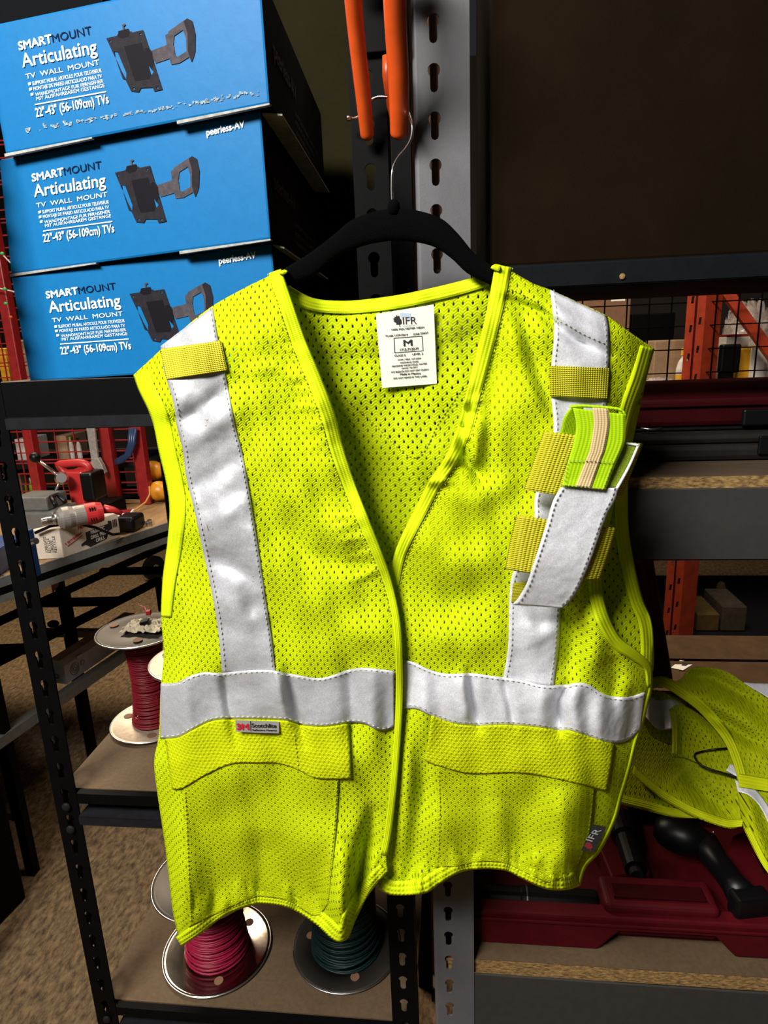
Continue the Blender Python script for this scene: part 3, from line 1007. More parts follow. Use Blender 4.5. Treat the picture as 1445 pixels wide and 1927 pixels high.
# creases: polyline, amplitude in metres (negative = ridge towards the room), width in pixels
FOLDS_L = [
    ([(560, 640), (600, 790), (632, 930)], -.0035, 22), ([(520, 660), (555, 740), (575, 850)], .0035, 20),
    ([(470, 560), (520, 640), (560, 700)], .0030, 18), ([(455, 700), (520, 690), (585, 730)], -.0025, 16),
    ([(318, 800), (370, 775), (440, 722)], .0045, 16), ([(330, 850), (385, 815), (450, 770)], -.0030, 18), ([(360, 760), (410, 840), (405, 900)], .0025, 16),
    ([(340, 930), (405, 895), (465, 850)], .0035, 18), ([(360, 1000), (430, 965), (480, 930)], -.0030, 22),
    ([(385, 1040), (440, 1065), (500, 1100)], .0040, 18), ([(500, 900), (600, 980), (700, 1040)], -.0045, 26),
    ([(480, 960), (580, 1040), (690, 1080)], .0035, 22), ([(560, 1110), (650, 1180), (735, 1210)], -.0035, 30),
    ([(330, 1000), (350, 1110), (345, 1230)], .0050, 24), ([(420, 1130), (470, 1170), (515, 1150)], -.0030, 20),
    ([(420, 1265), (430, 1330), (445, 1400)], .0055, 10), ([(540, 1262), (552, 1320), (575, 1400)], .0060, 10), ([(520, 1265), (528, 1320), (545, 1380)], -.0035, 12),
    ([(340, 1260), (348, 1330), (360, 1420)], -.0050, 18), ([(700, 1250), (705, 1320), (700, 1420)], -.0060, 20), ([(655, 1250), (660, 1310), (660, 1400)], .0040, 14),
    ([(600, 1275), (612, 1340), (640, 1450)], -.0030, 20),
    ([(650, 1580), (650, 1660), (640, 1740)], -.0120, 24), ([(700, 1530), (680, 1630), (662, 1715)], .0150, 15), ([(705, 1600), (700, 1650), (690, 1690)], -.0050, 10),
    ([(500, 1560), (490, 1640), (470, 1700)], .0050, 40), ([(560, 1400), (590, 1520), (600, 1640)], -.0040, 30),
    ([(330, 1500), (345, 1640), (350, 1760)], -.0060, 26), ([(400, 1560), (420, 1650), (410, 1720)], .0040, 26),
    ([(590, 1660), (600, 1700), (615, 1745)], .0050, 12), ([(650, 1420), (690, 1520), (700, 1600)], -.0040, 26)]
FOLDS_R = [
    ([(950, 560), (1020, 590), (1080, 640), (1146, 668)], .0065, 9), ([(960, 545), (1030, 570), (1090, 610), (1146, 640)], -.0045, 14),
    ([(955, 590), (985, 700), (1030, 800)], -.0040, 16), ([(985, 600), (1010, 690), (1035, 780)], .0035, 14),
    ([(930, 640), (925, 760), (915, 880)], .0035, 20), ([(890, 740), (868, 815), (880, 870), (905, 905)], .0075, 11), ([(905, 780), (895, 850), (880, 900)], -.0045, 14),
    ([(860, 830), (880, 870), (910, 900)], .0050, 10), ([(820, 920), (900, 940), (980, 900)], -.0040, 26),
    ([(770, 1010), (850, 1050), (950, 1060)], -.0050, 34), ([(760, 1090), (850, 1130), (940, 1120)], .0040, 34),
    ([(800, 1180), (880, 1220), (950, 1190)], -.0035, 30), ([(985, 1160), (1010, 1200), (1045, 1180)], -.0030, 14),
    ([(1085, 1130), (1075, 1200), (1060, 1290)], .0060, 22), ([(1120, 1140), (1125, 1200), (1110, 1280)], -.0070, 22), ([(1150, 1230), (1160, 1270), (1150, 1330)], .0060, 16),
    ([(882, 1262), (888, 1310), (902, 1372)], .0075, 8), ([(868, 1262), (872, 1310), (880, 1360)], -.0040, 12),
    ([(945, 1270), (958, 1320), (968, 1372)], .0045, 8), ([(1066, 1288), (1050, 1320), (1052, 1376)], .0100, 9), ([(1085, 1288), (1080, 1330), (1090, 1390)], -.0060, 16), ([(1030, 1290), (1020, 1330), (1022, 1370)], -.0030, 14),
    ([(1140, 1300), (1130, 1340), (1128, 1400)], -.0030, 16), ([(1190, 1300), (1190, 1340), (1180, 1400)], .0060, 12),
    ([(800, 1260), (796, 1330), (790, 1420)], -.0040, 20), ([(770, 1350), (765, 1480), (752, 1620)], -.0060, 16), ([(800, 1420), (790, 1540), (775, 1660)], .0060, 18),
    ([(880, 1480), (890, 1560), (905, 1640)], .0050, 34), ([(1000, 1480), (985, 1560), (960, 1640)], .0040, 30), ([(940, 1500), (935, 1560), (930, 1630)], -.0040, 26),
    ([(1060, 1480), (1065, 1580), (1050, 1670)], -.0080, 34), ([(1110, 1430), (1120, 1500), (1105, 1580)], .0040, 20), ([(1000, 1600), (1010, 1640), (1020, 1670)], -.0030, 14)]
_pr = random.Random(21)
for _k in range(26):                            # puckers where the bindings gather the mesh
    _t = _pr.random()
    _x, _y = np.interp(_t, [0, 1], [880, 800]), np.interp(_t, [0, 1], [740, 920])
    _l = _pr.uniform(18, 46)
    FOLDS_R.append(([(_x - 6, _y - 3), (_x + _l, _y + _pr.uniform(-4, 22))], _pr.choice((-1, 1)) * _pr.uniform(.0010, .0024), _pr.uniform(4, 8)))
for _k in range(40):
    _x = _pr.uniform(360, 720)
    _y = np.interp(_x, [424, 496, 593, 638, 704], [1712, 1692, 1730, 1764, 1662])
    FOLDS_L.append(([(_x, _y + 8), (_x + _pr.uniform(-8, 8), _y - _pr.uniform(25, 60))], _pr.choice((-1, 1)) * _pr.uniform(.0008, .0020), _pr.uniform(4, 9)))
    _x = _pr.uniform(745, 1090)
    _y = np.interp(_x, [797, 863, 948, 1037], [1678, 1640, 1635, 1670])
    FOLDS_R.append(([(_x, _y + 8), (_x + _pr.uniform(-8, 8), _y - _pr.uniform(25, 60))], _pr.choice((-1, 1)) * _pr.uniform(.0008, .0020), _pr.uniform(4, 9)))
for _k in range(22):
    _y = _pr.uniform(600, 1080)
    _x = np.interp(_y, [590, 700, 840, 980, 1100], [575, 612, 655, 705, 745]) - 26
    FOLDS_L.append(([(_x + 6, _y), (_x - _pr.uniform(20, 55), _y + _pr.uniform(-12, 25))], _pr.choice((-1, 1)) * _pr.uniform(.0007, .0017), _pr.uniform(5, 10)))
_wv = [(rng.uniform(0, 2 * math.pi), 2 * math.pi / rng.uniform(45, 240), rng.uniform(0, 6.28)) for _ in range(16)]


def segdist(px, py, a, b):
    ab = np.array(b, float) - np.array(a, float)
    t = np.clip(((px - a[0]) * ab[0] + (py - a[1]) * ab[1]) / (ab @ ab), 0, 1)
    return np.hypot(px - a[0] - t * ab[0], py - a[1] - t * ab[1]), t


def folds(px, py, fs):
    y = np.zeros_like(px)
    for pts, amp, wd in fs:
        best = np.full_like(px, 1e9)
        pos = np.zeros_like(px)
        n = len(pts) - 1
        for i in range(n):
            d, t = segdist(px, py, pts[i], pts[i + 1])
            m = d < best
            best = np.where(m, d, best)
            pos = np.where(m, (i + t) / n, pos)
        y += 1.3 * amp * np.exp(-(best / wd) ** 2) * np.clip(np.sin(np.pi * (.08 + .84 * pos)) * 1.3, 0, 1)
    return y


def Ybase(px, py):
    px, py = np.asarray(px, float), np.asarray(py, float)
    y = np.full_like(px, .548)
    s = np.interp(px, _sh[:, 0], _sh[:, 1])
    y += .022 * np.exp(-np.clip(py - s, 0, None) / 55)
    dl = px - np.interp(py, _lx[:, 1], _lx[:, 0])
    dr = np.interp(py, _rx[:, 1], _rx[:, 0]) - px
    y += .028 * np.exp(-np.clip(dl, 0, None) / 38) + .045 * np.exp(-np.clip(dr, 0, None) / 48)
    k = np.clip((py - 1400) / 340, 0, 1) ** 1.4
    y += k * np.interp(px, [290, 342, 400, 490, 570, 638, 700, 735, 790, 900, 960, 1060, 1120, 1180], [.0, -.022, .0, .016, .004, -.026, .004, -.006, -.016, .012, .006, -.018, .0, .014])
    for a, f, ph in _wv:
        y += .00065 * np.sin((px * math.cos(a) + py * math.sin(a)) * f + ph)
    return y


def YL(px, py):
    return Ybase(px, py) + folds(np.asarray(px, float), np.asarray(py, float), FOLDS_L)


def YR(px, py):
    px, py = np.asarray(px, float), np.asarray(py, float)
    y = Ybase(px, py) + folds(px, py, FOLDS_R)
    return y + .017 * np.exp(-np.clip(px - 735, 0, None) / 70) * np.clip((py - 900) / 150, 0, 1)


def YB(px, py):
    px, py = np.asarray(px, float), np.asarray(py, float)
    t = np.clip(np.minimum((px - 285) / 170, (1235 - px) / 150), 0, 1)
    s = np.interp(px, _sh[:, 0], _sh[:, 1])
    k = np.clip((py - s + 5) / 120, 0, 1)
    return np.minimum(Ybase(px, py) + .016 + .030 * t * t * (3 - 2 * t) * (.25 + .75 * k) + .0012 * np.sin(px / 37 + py / 60), .612 + .02 * np.clip((px - 1100) / 120, 0, 1))


vest = thing('safety_vest', 'lime yellow mesh safety vest, size M, hanging on the black hanger', 'safety vest', tuple(P(740, 560, .58)))
g = coons(L_top, L_bot, L_left, L_right, 110, 260)
sheet('front_panel', g, YL(g[..., 0], g[..., 1]), M['lime'], vest)
g = coons(R_top, R_bot, R_left, R_right, 120, 260)
sheet('front_panel', g, YR(g[..., 0], g[..., 1]), M['lime'], vest)
g = coons(B_top, B_bot, B_left, B_right, 140, 160)
sheet('back_panel', g, YB(g[..., 0], g[..., 1]), M['lime_back'], vest)
# doubled cloth under the V seam of the back
g = coons([(548, 690), (600, 720), (690, 790), (779, 861), (828, 790), (870, 735), (905, 690)], [(560, 1150), (740, 1200), (905, 1150)], [(548, 690), (552, 900), (560, 1150)], [(905, 690), (908, 900), (905, 1150)], 60, 60)
sheet('lining', g, YB(g[..., 0], g[..., 1]) + .0017, M['lime_solid'], vest)
dashes('seam', [[(560, 672), (600, 708), (690, 785), (779, 861), (828, 790), (870, 730)]], YB, .0012, M['thread_lime'], vest, 5, 3, 1.6)

OFF = .0018


def on(name, g, Yf, off, m, parent=vest, thick=.0010, uv='across_len', bulge=None):
    Y = Yf(g[..., 0], g[..., 1]) - off
    if bulge is not None:
        Y = Y - bulge
    return sheet(name, g, Y, M[m] if isinstance(m, str) else m, parent, thick, uv)


def edge_band(name, pts, d, Yf, off, m='bind', n=120, nu=5):
    a, b = offset(pts, d, n)
    t = np.linspace(0, 1, nu + 1)[None, :, None]
    g = a[:, None] * (1 - t) + b[:, None] * t
    Y = Yf(g[..., 0], g[..., 1]) - off
    Y[:, 0] += .0012
    return sheet(name, g, Y, M[m], vest, .0014, 'len')


# bound edges (front neck to hem, armholes, back neck, hems)
tn = [24, 26, 26, 24, 20, 14, 12, 12, 12, 12]
edge_band('neck_binding', L_right[:-1], tn, YL, .0020)
edge_band('neck_binding', R_left[:12], [-30, -28, -26, -24, -22, -18], YR, .0020)
edge_band('armhole_binding', L_left[:9], [-30, -30, -30, -26, -18], YL, .0020)
edge_band('armhole_binding', R_right[:12], [26, 28, 22, 18, 18, 24, 26, 20, 8], YR, .0020)
edge_band('armhole_binding', B_right[1:10], [16, 22, 24, 24, 22], YB, .0024)
edge_band('neck_binding', B_top[3:13], [22, 23, 24, 24, 22], YB, .0022)
edge_band('hem_binding', L_bot, [-20, -22, -24, -26, -24, -20], YL, .0022, 'hem')
edge_band('hem_binding', R_bot, [-26, -28, -26, -24, -24, -28, -30], YR, .0022, 'hem')
edge_band('side_seam', R_right[10:], [5, 6, 5], YR, .0016, n=70, nu=2)
# wrapped tabs where the neck meets the hanger
for pts in ([(524, 516), (533, 506), (543, 510), (536, 517)], [(921, 505), (930, 496), (943, 500), (940, 512)]):
    mb = MB()
    a = [P(*p, .5585) for p in pts] + [P(*p, .588) for p in pts]
    mb.hexa([a[3], a[2], a[6], a[7], a[0], a[1], a[5], a[4]])
    mb.build('neck_tab', M['bind'], vest, bevel=.002)
# stitched seam lines
nl = offset(L_right[:-1], [t + 3 for t in tn], 120)[1]
dashes('seam', [nl[:75:4]], YL, .0010, M['thread_lime'], vest, 5, 3, 1.4)
nr = offset(R_left[:12], [-33, -31, -29, -27, -25, -21], 120)[1]
dashes('seam', [nr[::4], [(953, 540), (1000, 563), (1037, 590)], [(1146, 640), (1180, 665), (1215, 690)]], YR, .0010, M['thread_lime'], vest, 5, 3, 1.4)

# reflective tape
vl_l = [(303, 651), (310, 700), (326, 754), (333, 800), (344, 845), (351, 898), (366, 960), (385, 1050), (400, 1120), (411, 1190), (418, 1266)]
vl_r = [(400, 579), (410, 638), (429, 731), (442, 800), (455, 850), (463, 891), (475, 960), (490, 1060), (500, 1130), (511, 1200), (518, 1266)]
hl_t = [(303, 1286), (334, 1284), (355, 1273), (384, 1265), (413, 1267), (460, 1262), (510, 1261), (546, 1268), (596, 1276), (625, 1271), (661, 1259), (694, 1257), (741, 1263)]
hl_b = [(302, 1390), (334, 1387), (363, 1373), (399, 1356), (442, 1353), (532, 1355), (568, 1364), (611, 1367), (661, 1360), (686, 1362), (712, 1374), (733, 1373), (741, 1366)]
hr_t = [(758, 1242), (777, 1246), (808, 1260), (839, 1268), (886, 1267), (932, 1273), (979, 1279), (1021, 1289), (1064, 1289), (1084, 1285), (1107, 1288), (1134, 1305), (1165, 1312), (1188, 1311), (1213, 1303)]
hr_b = [(758, 1333), (785, 1334), (816, 1349), (855, 1362), (894, 1366), (948, 1364), (1002, 1368), (1049, 1374), (1072, 1375), (1103, 1385), (1134, 1395), (1161, 1398), (1184, 1391), (1204, 1372)]
vr_l = [(1035, 546), (1040, 585), (1043, 629), (1038, 680), (1037, 740), (1042, 806), (1030, 870), (1007, 932), (1004, 985), (978, 1050), (962, 1089), (958, 1139), (956, 1217), (946, 1278)]
vr_r = [(1142, 596), (1145, 612), (1147, 640), (1146, 690), (1141, 751), (1140, 810), (1125, 880), (1105, 940), (1098, 990), (1075, 1060), (1060, 1100), (1055, 1145), (1051, 1217), (1041, 1292)]
t1 = on('reflective_tape', band(vl_l, vl_r, 14, 120), YL, OFF, 'silver')
t2 = on('reflective_tape', band(hl_t, hl_b, 14, 130), YL, OFF * 1.8, 'silver')
t3 = on('reflective_tape', band(vr_l, vr_r, 14, 120), YR, OFF, 'silver_lit')
t4 = on('reflective_tape', band(hr_t, hr_b, 14, 150), YR, OFF * 1.8, 'silver_lit')


def inset(c, d):
    return offset(c, d, 80)[1]


dashes('stitching', [inset(vl_l, -6), inset(vl_r, 5)], YL, OFF + .0005, M['thread'], t1)
dashes('stitching', [inset(hl_t, 4), inset(hl_b, -4)], YL, OFF * 1.8 + .0005, M['thread_light'], t2)
dashes('stitching', [inset(vr_l, -7), inset(vr_r, 6), [(1042, 603), (1065, 610), (1100, 630), (1147, 650)]], YR, OFF + .0005, M['thread'], t3)
dashes('stitching', [inset(hr_t, 5), inset(hr_b, -5)], YR, OFF * 1.8 + .0005, M['thread'], t4)
# small grey printed marks on the left tape
mk = MB()
for (s, x, y) in (('3', 386, 800), ('M', 389, 995), ('3', 474, 1093)):
    yy = float(YL(np.array([x]), np.array([y]))[0]) - OFF - .0016
    write(mk, s, P(x, y + 2, yy), P(x + 11, y + 1, yy), (0, 0, 1), .006)
mk.build('printed_mark', M['thread'], t1)

# yellow webbing loops
def quadband(TL, TR, BR, BL, nu=16, nv=30):
    return coons([TL, ((TL[0] + TR[0]) / 2, (TL[1] + TR[1]) / 2), TR], [BL, ((BL[0] + BR[0]) / 2, (BL[1] + BR[1]) / 2), BR],
                 [TL, ((TL[0] + BL[0]) / 2, (TL[1] + BL[1]) / 2), BL], [TR, ((TR[0] + BR[0]) / 2, (TR[1] + BR[1]) / 2), BR], nu, nv)


def arch(g, h, ax=1, pw_=2.2):
    n = g.shape[ax]
    t = np.abs(np.linspace(-1, 1, n)) ** pw_
    b = h * (1 - t)
    return np.broadcast_to(b[None, :] if ax == 1 else b[:, None], g.shape[:2])


g = quadband((302, 657), (416, 641), (428, 697), (314, 714), 30, 16)
on('webbing_loop', g, YL, .0032, 'web', bulge=arch(g, .0035))
g = quadband((1034, 688), (1148, 693), (1144, 752), (1035, 746), 30, 16)
on('webbing_loop', g, YR, .0032, 'web2', bulge=arch(g, .0035))
flat = lambda y0, kx=0.0, ky=0.0, cx=1080, cy=950: (lambda px, py: y0 + kx * (np.asarray(px, float) - cx) + ky * (np.asarray(py, float) - cy))
Yst = flat(.5235, 0.00002, -.00001)            # the radio strap stands off the chest on its loops
g = coons([(1024, 811), (1110, 822), (1209, 835)], [(986, 922), (1070, 934), (1166, 941)], [(1024, 811), (1005, 866), (986, 922)], [(1209, 835), (1188, 888), (1166, 941)], 40, 20)
on('webbing_loop', g, Yst, -.008, 'web2', bulge=arch(g, .004) + arch(g, .006, 1, 8))
g = coons([(972, 969), (1060, 982), (1161, 994)], [(951, 1071), (1040, 1085), (1129, 1092)], [(972, 969), (960, 1020), (951, 1071)], [(1161, 994), (1146, 1043), (1129, 1092)], 40, 20)
on('webbing_loop', g, Yst, -.006, 'web2', bulge=arch(g, .004) + arch(g, .006, 1, 8))
on('webbing_loop', quadband((965, 1098), (1003, 1092), (990, 1136), (962, 1134), 10, 10), YR, .0045, 'web2')
# flap of the radio strap
sf_l = [(1055, 917), (1040, 944), (1027, 989), (1007, 1051), (992, 1096), (975, 1126), (964, 1137)]
sf_r = [(1163, 918), (1157, 939), (1144, 964), (1134, 989), (1112, 1051), (1094, 1096), (1076, 1128), (1059, 1144)]
flap = on('strap_flap', band(sf_l, sf_r, 14, 50), lambda x, y: Yst(x, y) + np.clip((np.asarray(y) - 1030) / 110, 0, 1) ** 2 * .013, .0095, 'silver_lit')
dashes('stitching', [inset(sf_l, -6), inset(sf_r, 6)], lambda x, y: Yst(x, y) + np.clip((np.asarray(y) - 1030) / 110, 0, 1) ** 2 * .013, .0105, M['thread'], flap)
g = quadband((1096, 826), (1204, 836), (1163, 920), (1055, 918), 12, 12)
vp = on('velcro_patch', g, Yst, .0075, 'velcro')
on('velcro_border', band([(1178, 832), (1204, 836)], [(1178, 836), (1200, 840)], 2, 6), Yst, .0088, 'white', vp, .0006)
on('velcro_border', band([(1204, 836), (1185, 880), (1163, 921)], [(1199, 837), (1180, 879), (1157, 920)], 2, 20), Yst, .0088, 'white', vp, .0006)
# elastic loop over the velcro: front layer, rolled top, rear layer
el_l = [(1078, 768), (1084, 800), (1080, 830), (1070, 865), (1057, 914)]
el_r = [(1177, 780), (1176, 822), (1172, 842), (1157, 876), (1139, 922)]
Yel = lambda x, y: Yst(x, y) - .0125 - .006 * np.clip((900 - np.asarray(y, float)) / 130, 0, 1)
eg = band(el_l, el_r, 14, 50)
el = on('elastic_loop', eg, Yel, 0, 'elastic')
back_l = [(1076, 765), (1062, 784), (1054, 812), (1046, 845)]
back_r = [(1098, 764), (1094, 790), (1092, 825), (1085, 850)]
on('loop_fold', band(back_l, back_r, 6, 24), lambda x, y: Yst(x, y) + np.clip((np.asarray(y) - 765) / 60, 0, 1) * .016 - .013, 0, 'elastic', el)
topg = band([(1071, 765), (1077, 763), (1100, 762), (1140, 765), (1168, 769), (1178, 781)], [(1076, 768), (1082, 767), (1102, 766), (1140, 769), (1166, 773), (1178, 783)], 6, 40)
on('loop_fold', topg, Yel, -.0015, 'elastic', el, uv='across', bulge=arch(topg, .0012, 1))
on('stripe', band([(1115, 767), (1117, 800), (1110, 845), (1104, 862), (1083, 915)], [(1144, 769), (1146, 800), (1138, 845), (1131, 864), (1112, 918)], 6, 50), Yel, .0010, 'elastic_tan', el, .0006)
dashes('stitching', [[(1069, 866), (1104, 867), (1131, 868), (1160, 870)], [(1060, 913), (1100, 917), (1138, 920)], [(1066, 868), (1061, 912)], [(1150, 880), (1136, 918)]], Yel, .0020, M['thread'], el, 5, 3, 1.3)

# pockets and their flaps
def below(c, dy):
    return [(x, y + dy) for x, y in c]


pl_top = [(345, 1476), (388, 1450), (435, 1432), (481, 1430), (525, 1430), (561, 1440), (597, 1458), (638, 1460)]
g = coons(pl_top, [(356, 1745), (424, 1712), (470, 1692), (496, 1688), (546, 1697), (593, 1724), (617, 1702)], [(345, 1476), (350, 1600), (356, 1745)], [(638, 1460), (632, 1560), (617, 1702)], 60, 70)
pk1 = on('pocket', g, YL, .0026, 'lime_pocket', uv='cloth')
dashes('stitching', [[(348, 1490), (353, 1610), (359, 1735)], [(634, 1470), (628, 1560), (614, 1690)]], YL, .0036, M['thread_lime'], pk1, 5, 3, 1.3)
fl_b = [(325, 1485), (345, 1482), (388, 1457), (435, 1437), (481, 1435), (525, 1436), (561, 1448), (597, 1464), (660, 1465)]
g = coons([(312, 1390), (334, 1388), (363, 1374), (399, 1357), (442, 1354), (532, 1356), (568, 1365), (611, 1368), (655, 1362)], fl_b, [(312, 1390), (318, 1436), (325, 1485)], [(655, 1362), (658, 1410), (660, 1465)], 60, 26)
pf1 = on('pocket_flap', g, YL, .0040, 'lime_solid', uv='cloth', thick=.0018)
dashes('stitching', [[(561, 1450), (558, 1420), (552, 1375)]], YL, .0055, M['thread_lime'], pf1, 5, 3, 1.3)
g = coons([(822, 1440), (886, 1452), (971, 1450), (1029, 1458), (1088, 1470), (1120, 1480)], [(819, 1632), (863, 1630), (901, 1622), (948, 1624), (979, 1638), (1010, 1652), (1037, 1660), (1086, 1636)], [(822, 1440), (823, 1530), (819, 1632)], [(1120, 1480), (1111, 1566), (1086, 1636)], 60, 60)
pk2 = on('pocket', g, YR, .0026, 'lime_pocket', uv='cloth')
dashes('stitching', [[(826, 1450), (827, 1530), (824, 1625)], [(1116, 1488), (1107, 1566), (1085, 1630)]], YR, .0036, M['thread_lime'], pk2, 5, 3, 1.3)
g = coons([(812, 1347), (855, 1362), (894, 1366), (948, 1364), (1002, 1368), (1049, 1374), (1072, 1375), (1103, 1385), (1134, 1395), (1156, 1400)], [(799, 1430), (828, 1441), (886, 1455), (971, 1453), (1029, 1461), (1088, 1474), (1142, 1488)], [(812, 1347), (806, 1390), (799, 1430)], [(1156, 1400), (1150, 1445), (1142, 1488)], 60, 26)
on('pocket_flap', g, YR, .0040, 'lime_solid', uv='cloth', thick=.0018)

# white care label inside the neck
def mean_y(Yf, pts, off):
    a = np.array(pts, float)
    return float(Yf(a[:, 0], a[:, 1]).min()) - off


def fit_plane(Yf, pts, off):
    a = np.array(pts, float)
    u, v = np.meshgrid(np.linspace(0, 1, 9), np.linspace(0, 1, 9))
    q = ((1 - u) * (1 - v))[..., None] * a[0] + (u * (1 - v))[..., None] * a[1] + (u * v)[..., None] * a[2] + ((1 - u) * v)[..., None] * a[3]
    x, y = q[..., 0].ravel(), q[..., 1].ravel()
    z = Yf(x, y)
    A = np.c_[np.ones_like(x), x, y]
    k = np.linalg.lstsq(A, z, rcond=None)[0]
    k[0] += (z - A @ k).min() - off
    return lambda px, py: k[0] + k[1] * np.asarray(px, float) + k[2] * np.asarray(py, float)


cl = [(707, 591), (816, 573), (822, 722), (719, 730)]
yl = fit_plane(YB, cl, .0012)
g = quadband(*cl, 10, 10)
care = sheet('care_label', g, yl(g[..., 0], g[..., 1]), M['label'], vest, .0004, 'len', False)
ink, smg = MB(), MB()


def cpt(x, y):       # label-local measure taken from an 8x view of it
    return (680 + x * .12456, 560 + y * .12453)


def lp_(x, y, off=.0006):
    q = cpt(x, y)
    return P(*q, float(yl(*q)) - off)


def ctext(s, x0, y0, x1, y1, h, bold=0.0):
    a, b = lp_(x0, y0), lp_(x1, y1)
    c = lp_(x0 - h * .06, y0 - h)
    write(ink, s, a, b, (c - a).normalized(), (c - a).length, bold)


ctext('IFR', 628, 405, 838, 398, 112)
ctext('WORKWEAR INC.', 622, 440, 815, 425, 13)
ctext('100% POLYESTER MESH', 455, 498, 945, 460, 26, .04)
ctext('VLot# 133910819', 355, 590, 700, 572, 28, .03)
ctext('CA# 52623', 782, 566, 1005, 540, 28, .03)
ctext('M', 640, 730, 768, 722, 88, .05)
ctext('1715-7130-M', 583, 806, 858, 785, 36, .03)
ctext('CLASS 2', 498, 890, 664, 880, 28, .03)
ctext('LEVEL 2', 770, 868, 930, 858, 28, .03)
ctext('ANSI / ISEA 107-2004', 545, 950, 898, 925, 22, .02)
ctext('WASHING CARE', 580, 995, 858, 975, 24, .02)
ctext('MACHINE WASH COLD WATER', 460, 1050, 990, 1008, 26, .02)
ctext('HAND TO DRY', 608, 1078, 848, 1058, 22, .02)
ctext('NO BLEACH DO NOT DRY CLEAN', 450, 1138, 1010, 1096, 26, .02)
ctext('Made in Mexico', 582, 1172, 895, 1155, 30, .05)
ctext('DO NOT REMOVE THIS LABEL', 486, 1232, 990, 1195, 24, .02)
fr = [((485, 608), (918, 576), (919, 584), (486, 617)), ((498, 838), (934, 806), (935, 798), (497, 829)), ((485, 608), (494, 608), (508, 838), (498, 838)), ((910, 577), (919, 577), (935, 806), (926, 806))]
for q in fr:
    ink.add([lp_(*p) for p in q], [(0, 1, 2, 3)])
leaf = [(575, 440), (568, 405), (520, 408), (530, 390), (482, 355), (495, 345), (474, 318), (500, 312), (495, 285), (520, 290), (530, 258), (548, 285), (570, 270), (580, 310), (600, 330), (608, 370), (600, 398), (576, 405), (588, 440)]
lf = [lp_(*p) for p in leaf]
ink.add(lf, tessellate_polygon([lf]))
sm = [lp_(*p, .0004) for p in [(580, 228), (745, 240), (742, 340), (690, 345), (690, 300), (640, 300), (615, 330), (590, 290)]]
smg.add(sm, tessellate_polygon([sm]))
tag(ink.build('lettering', M['ink'], care, fix=False), 'black printed lettering and leaf mark')
tag(smg.build('smudge', M['ink_blue'], care, fix=False), 'pale blue patch over the mark')

# grey material label under the left belt tape
gl = [(443, 1355), (525, 1358), (525, 1380), (444, 1377)]
y3 = mean_y(YL, gl, .0068)
g = quadband(*gl, 6, 6)
bl = tag(sheet('brand_label', g, np.full(g.shape[:2], y3), M['label_grey'], vest, .0004, 'len', False), 'grey woven label')
red, blk = MB(), MB()
write(red, '3M', P(446.5, 1372.5, y3 - .0006), P(468.5, 1373, y3 - .0006), (0, 0, 1), .0062, .10)
write(blk, 'Scotchlite', P(474, 1368.5, y3 - .0006), P(520, 1369.5, y3 - .0006), (0, 0, 1), .0043, .05)
write(blk, 'Reflective Material', P(475, 1375, y3 - .0006), P(520, 1376, y3 - .0006), (0, 0, 1), .0018, .03)
blk.add([P(x, y, y3 - .0006) for x, y in ((470.6, 1357), (472, 1357), (472.6, 1376), (471.2, 1376))], [(0, 1, 2, 3)])
tag(red.build('lettering', M['red_ink'], bl, fix=False), 'red characters')
tag(blk.build('lettering', M['ink'], bl, fix=False), 'black characters')

# black woven label at the side
kl = [(1116, 1551), (1140, 1557), (1118, 1603), (1094, 1600)]
yk = mean_y(YR, kl, .0060)
g = quadband(*kl, 6, 6)
bk = tag(sheet('brand_label', g, np.full(g.shape[:2], yk), M['label_black'], vest, .0004, 'len', False), 'black woven label')
gr, rd = MB(), MB()
a, b = P(1114, 1584, yk - .0008), P(1132, 1562, yk - .0008)
upv = P(1100, 1580, yk - .0008) - a
write(gr, 'IFR', a, b, upv.normalized(), .0068)
tag(gr.build('lettering', M['thread_grey'], bk, fix=False), 'grey woven letters')
lf2 = [P(1098 + (p[0] - 474) * .13, 1583 + (p[1] - 258) * .10, yk - .0008) for p in leaf]
rd.add(lf2, tessellate_polygon([lf2]))
tag(rd.build('leaf_mark', M['thread_red'], bk, fix=False), 'maroon woven leaf')
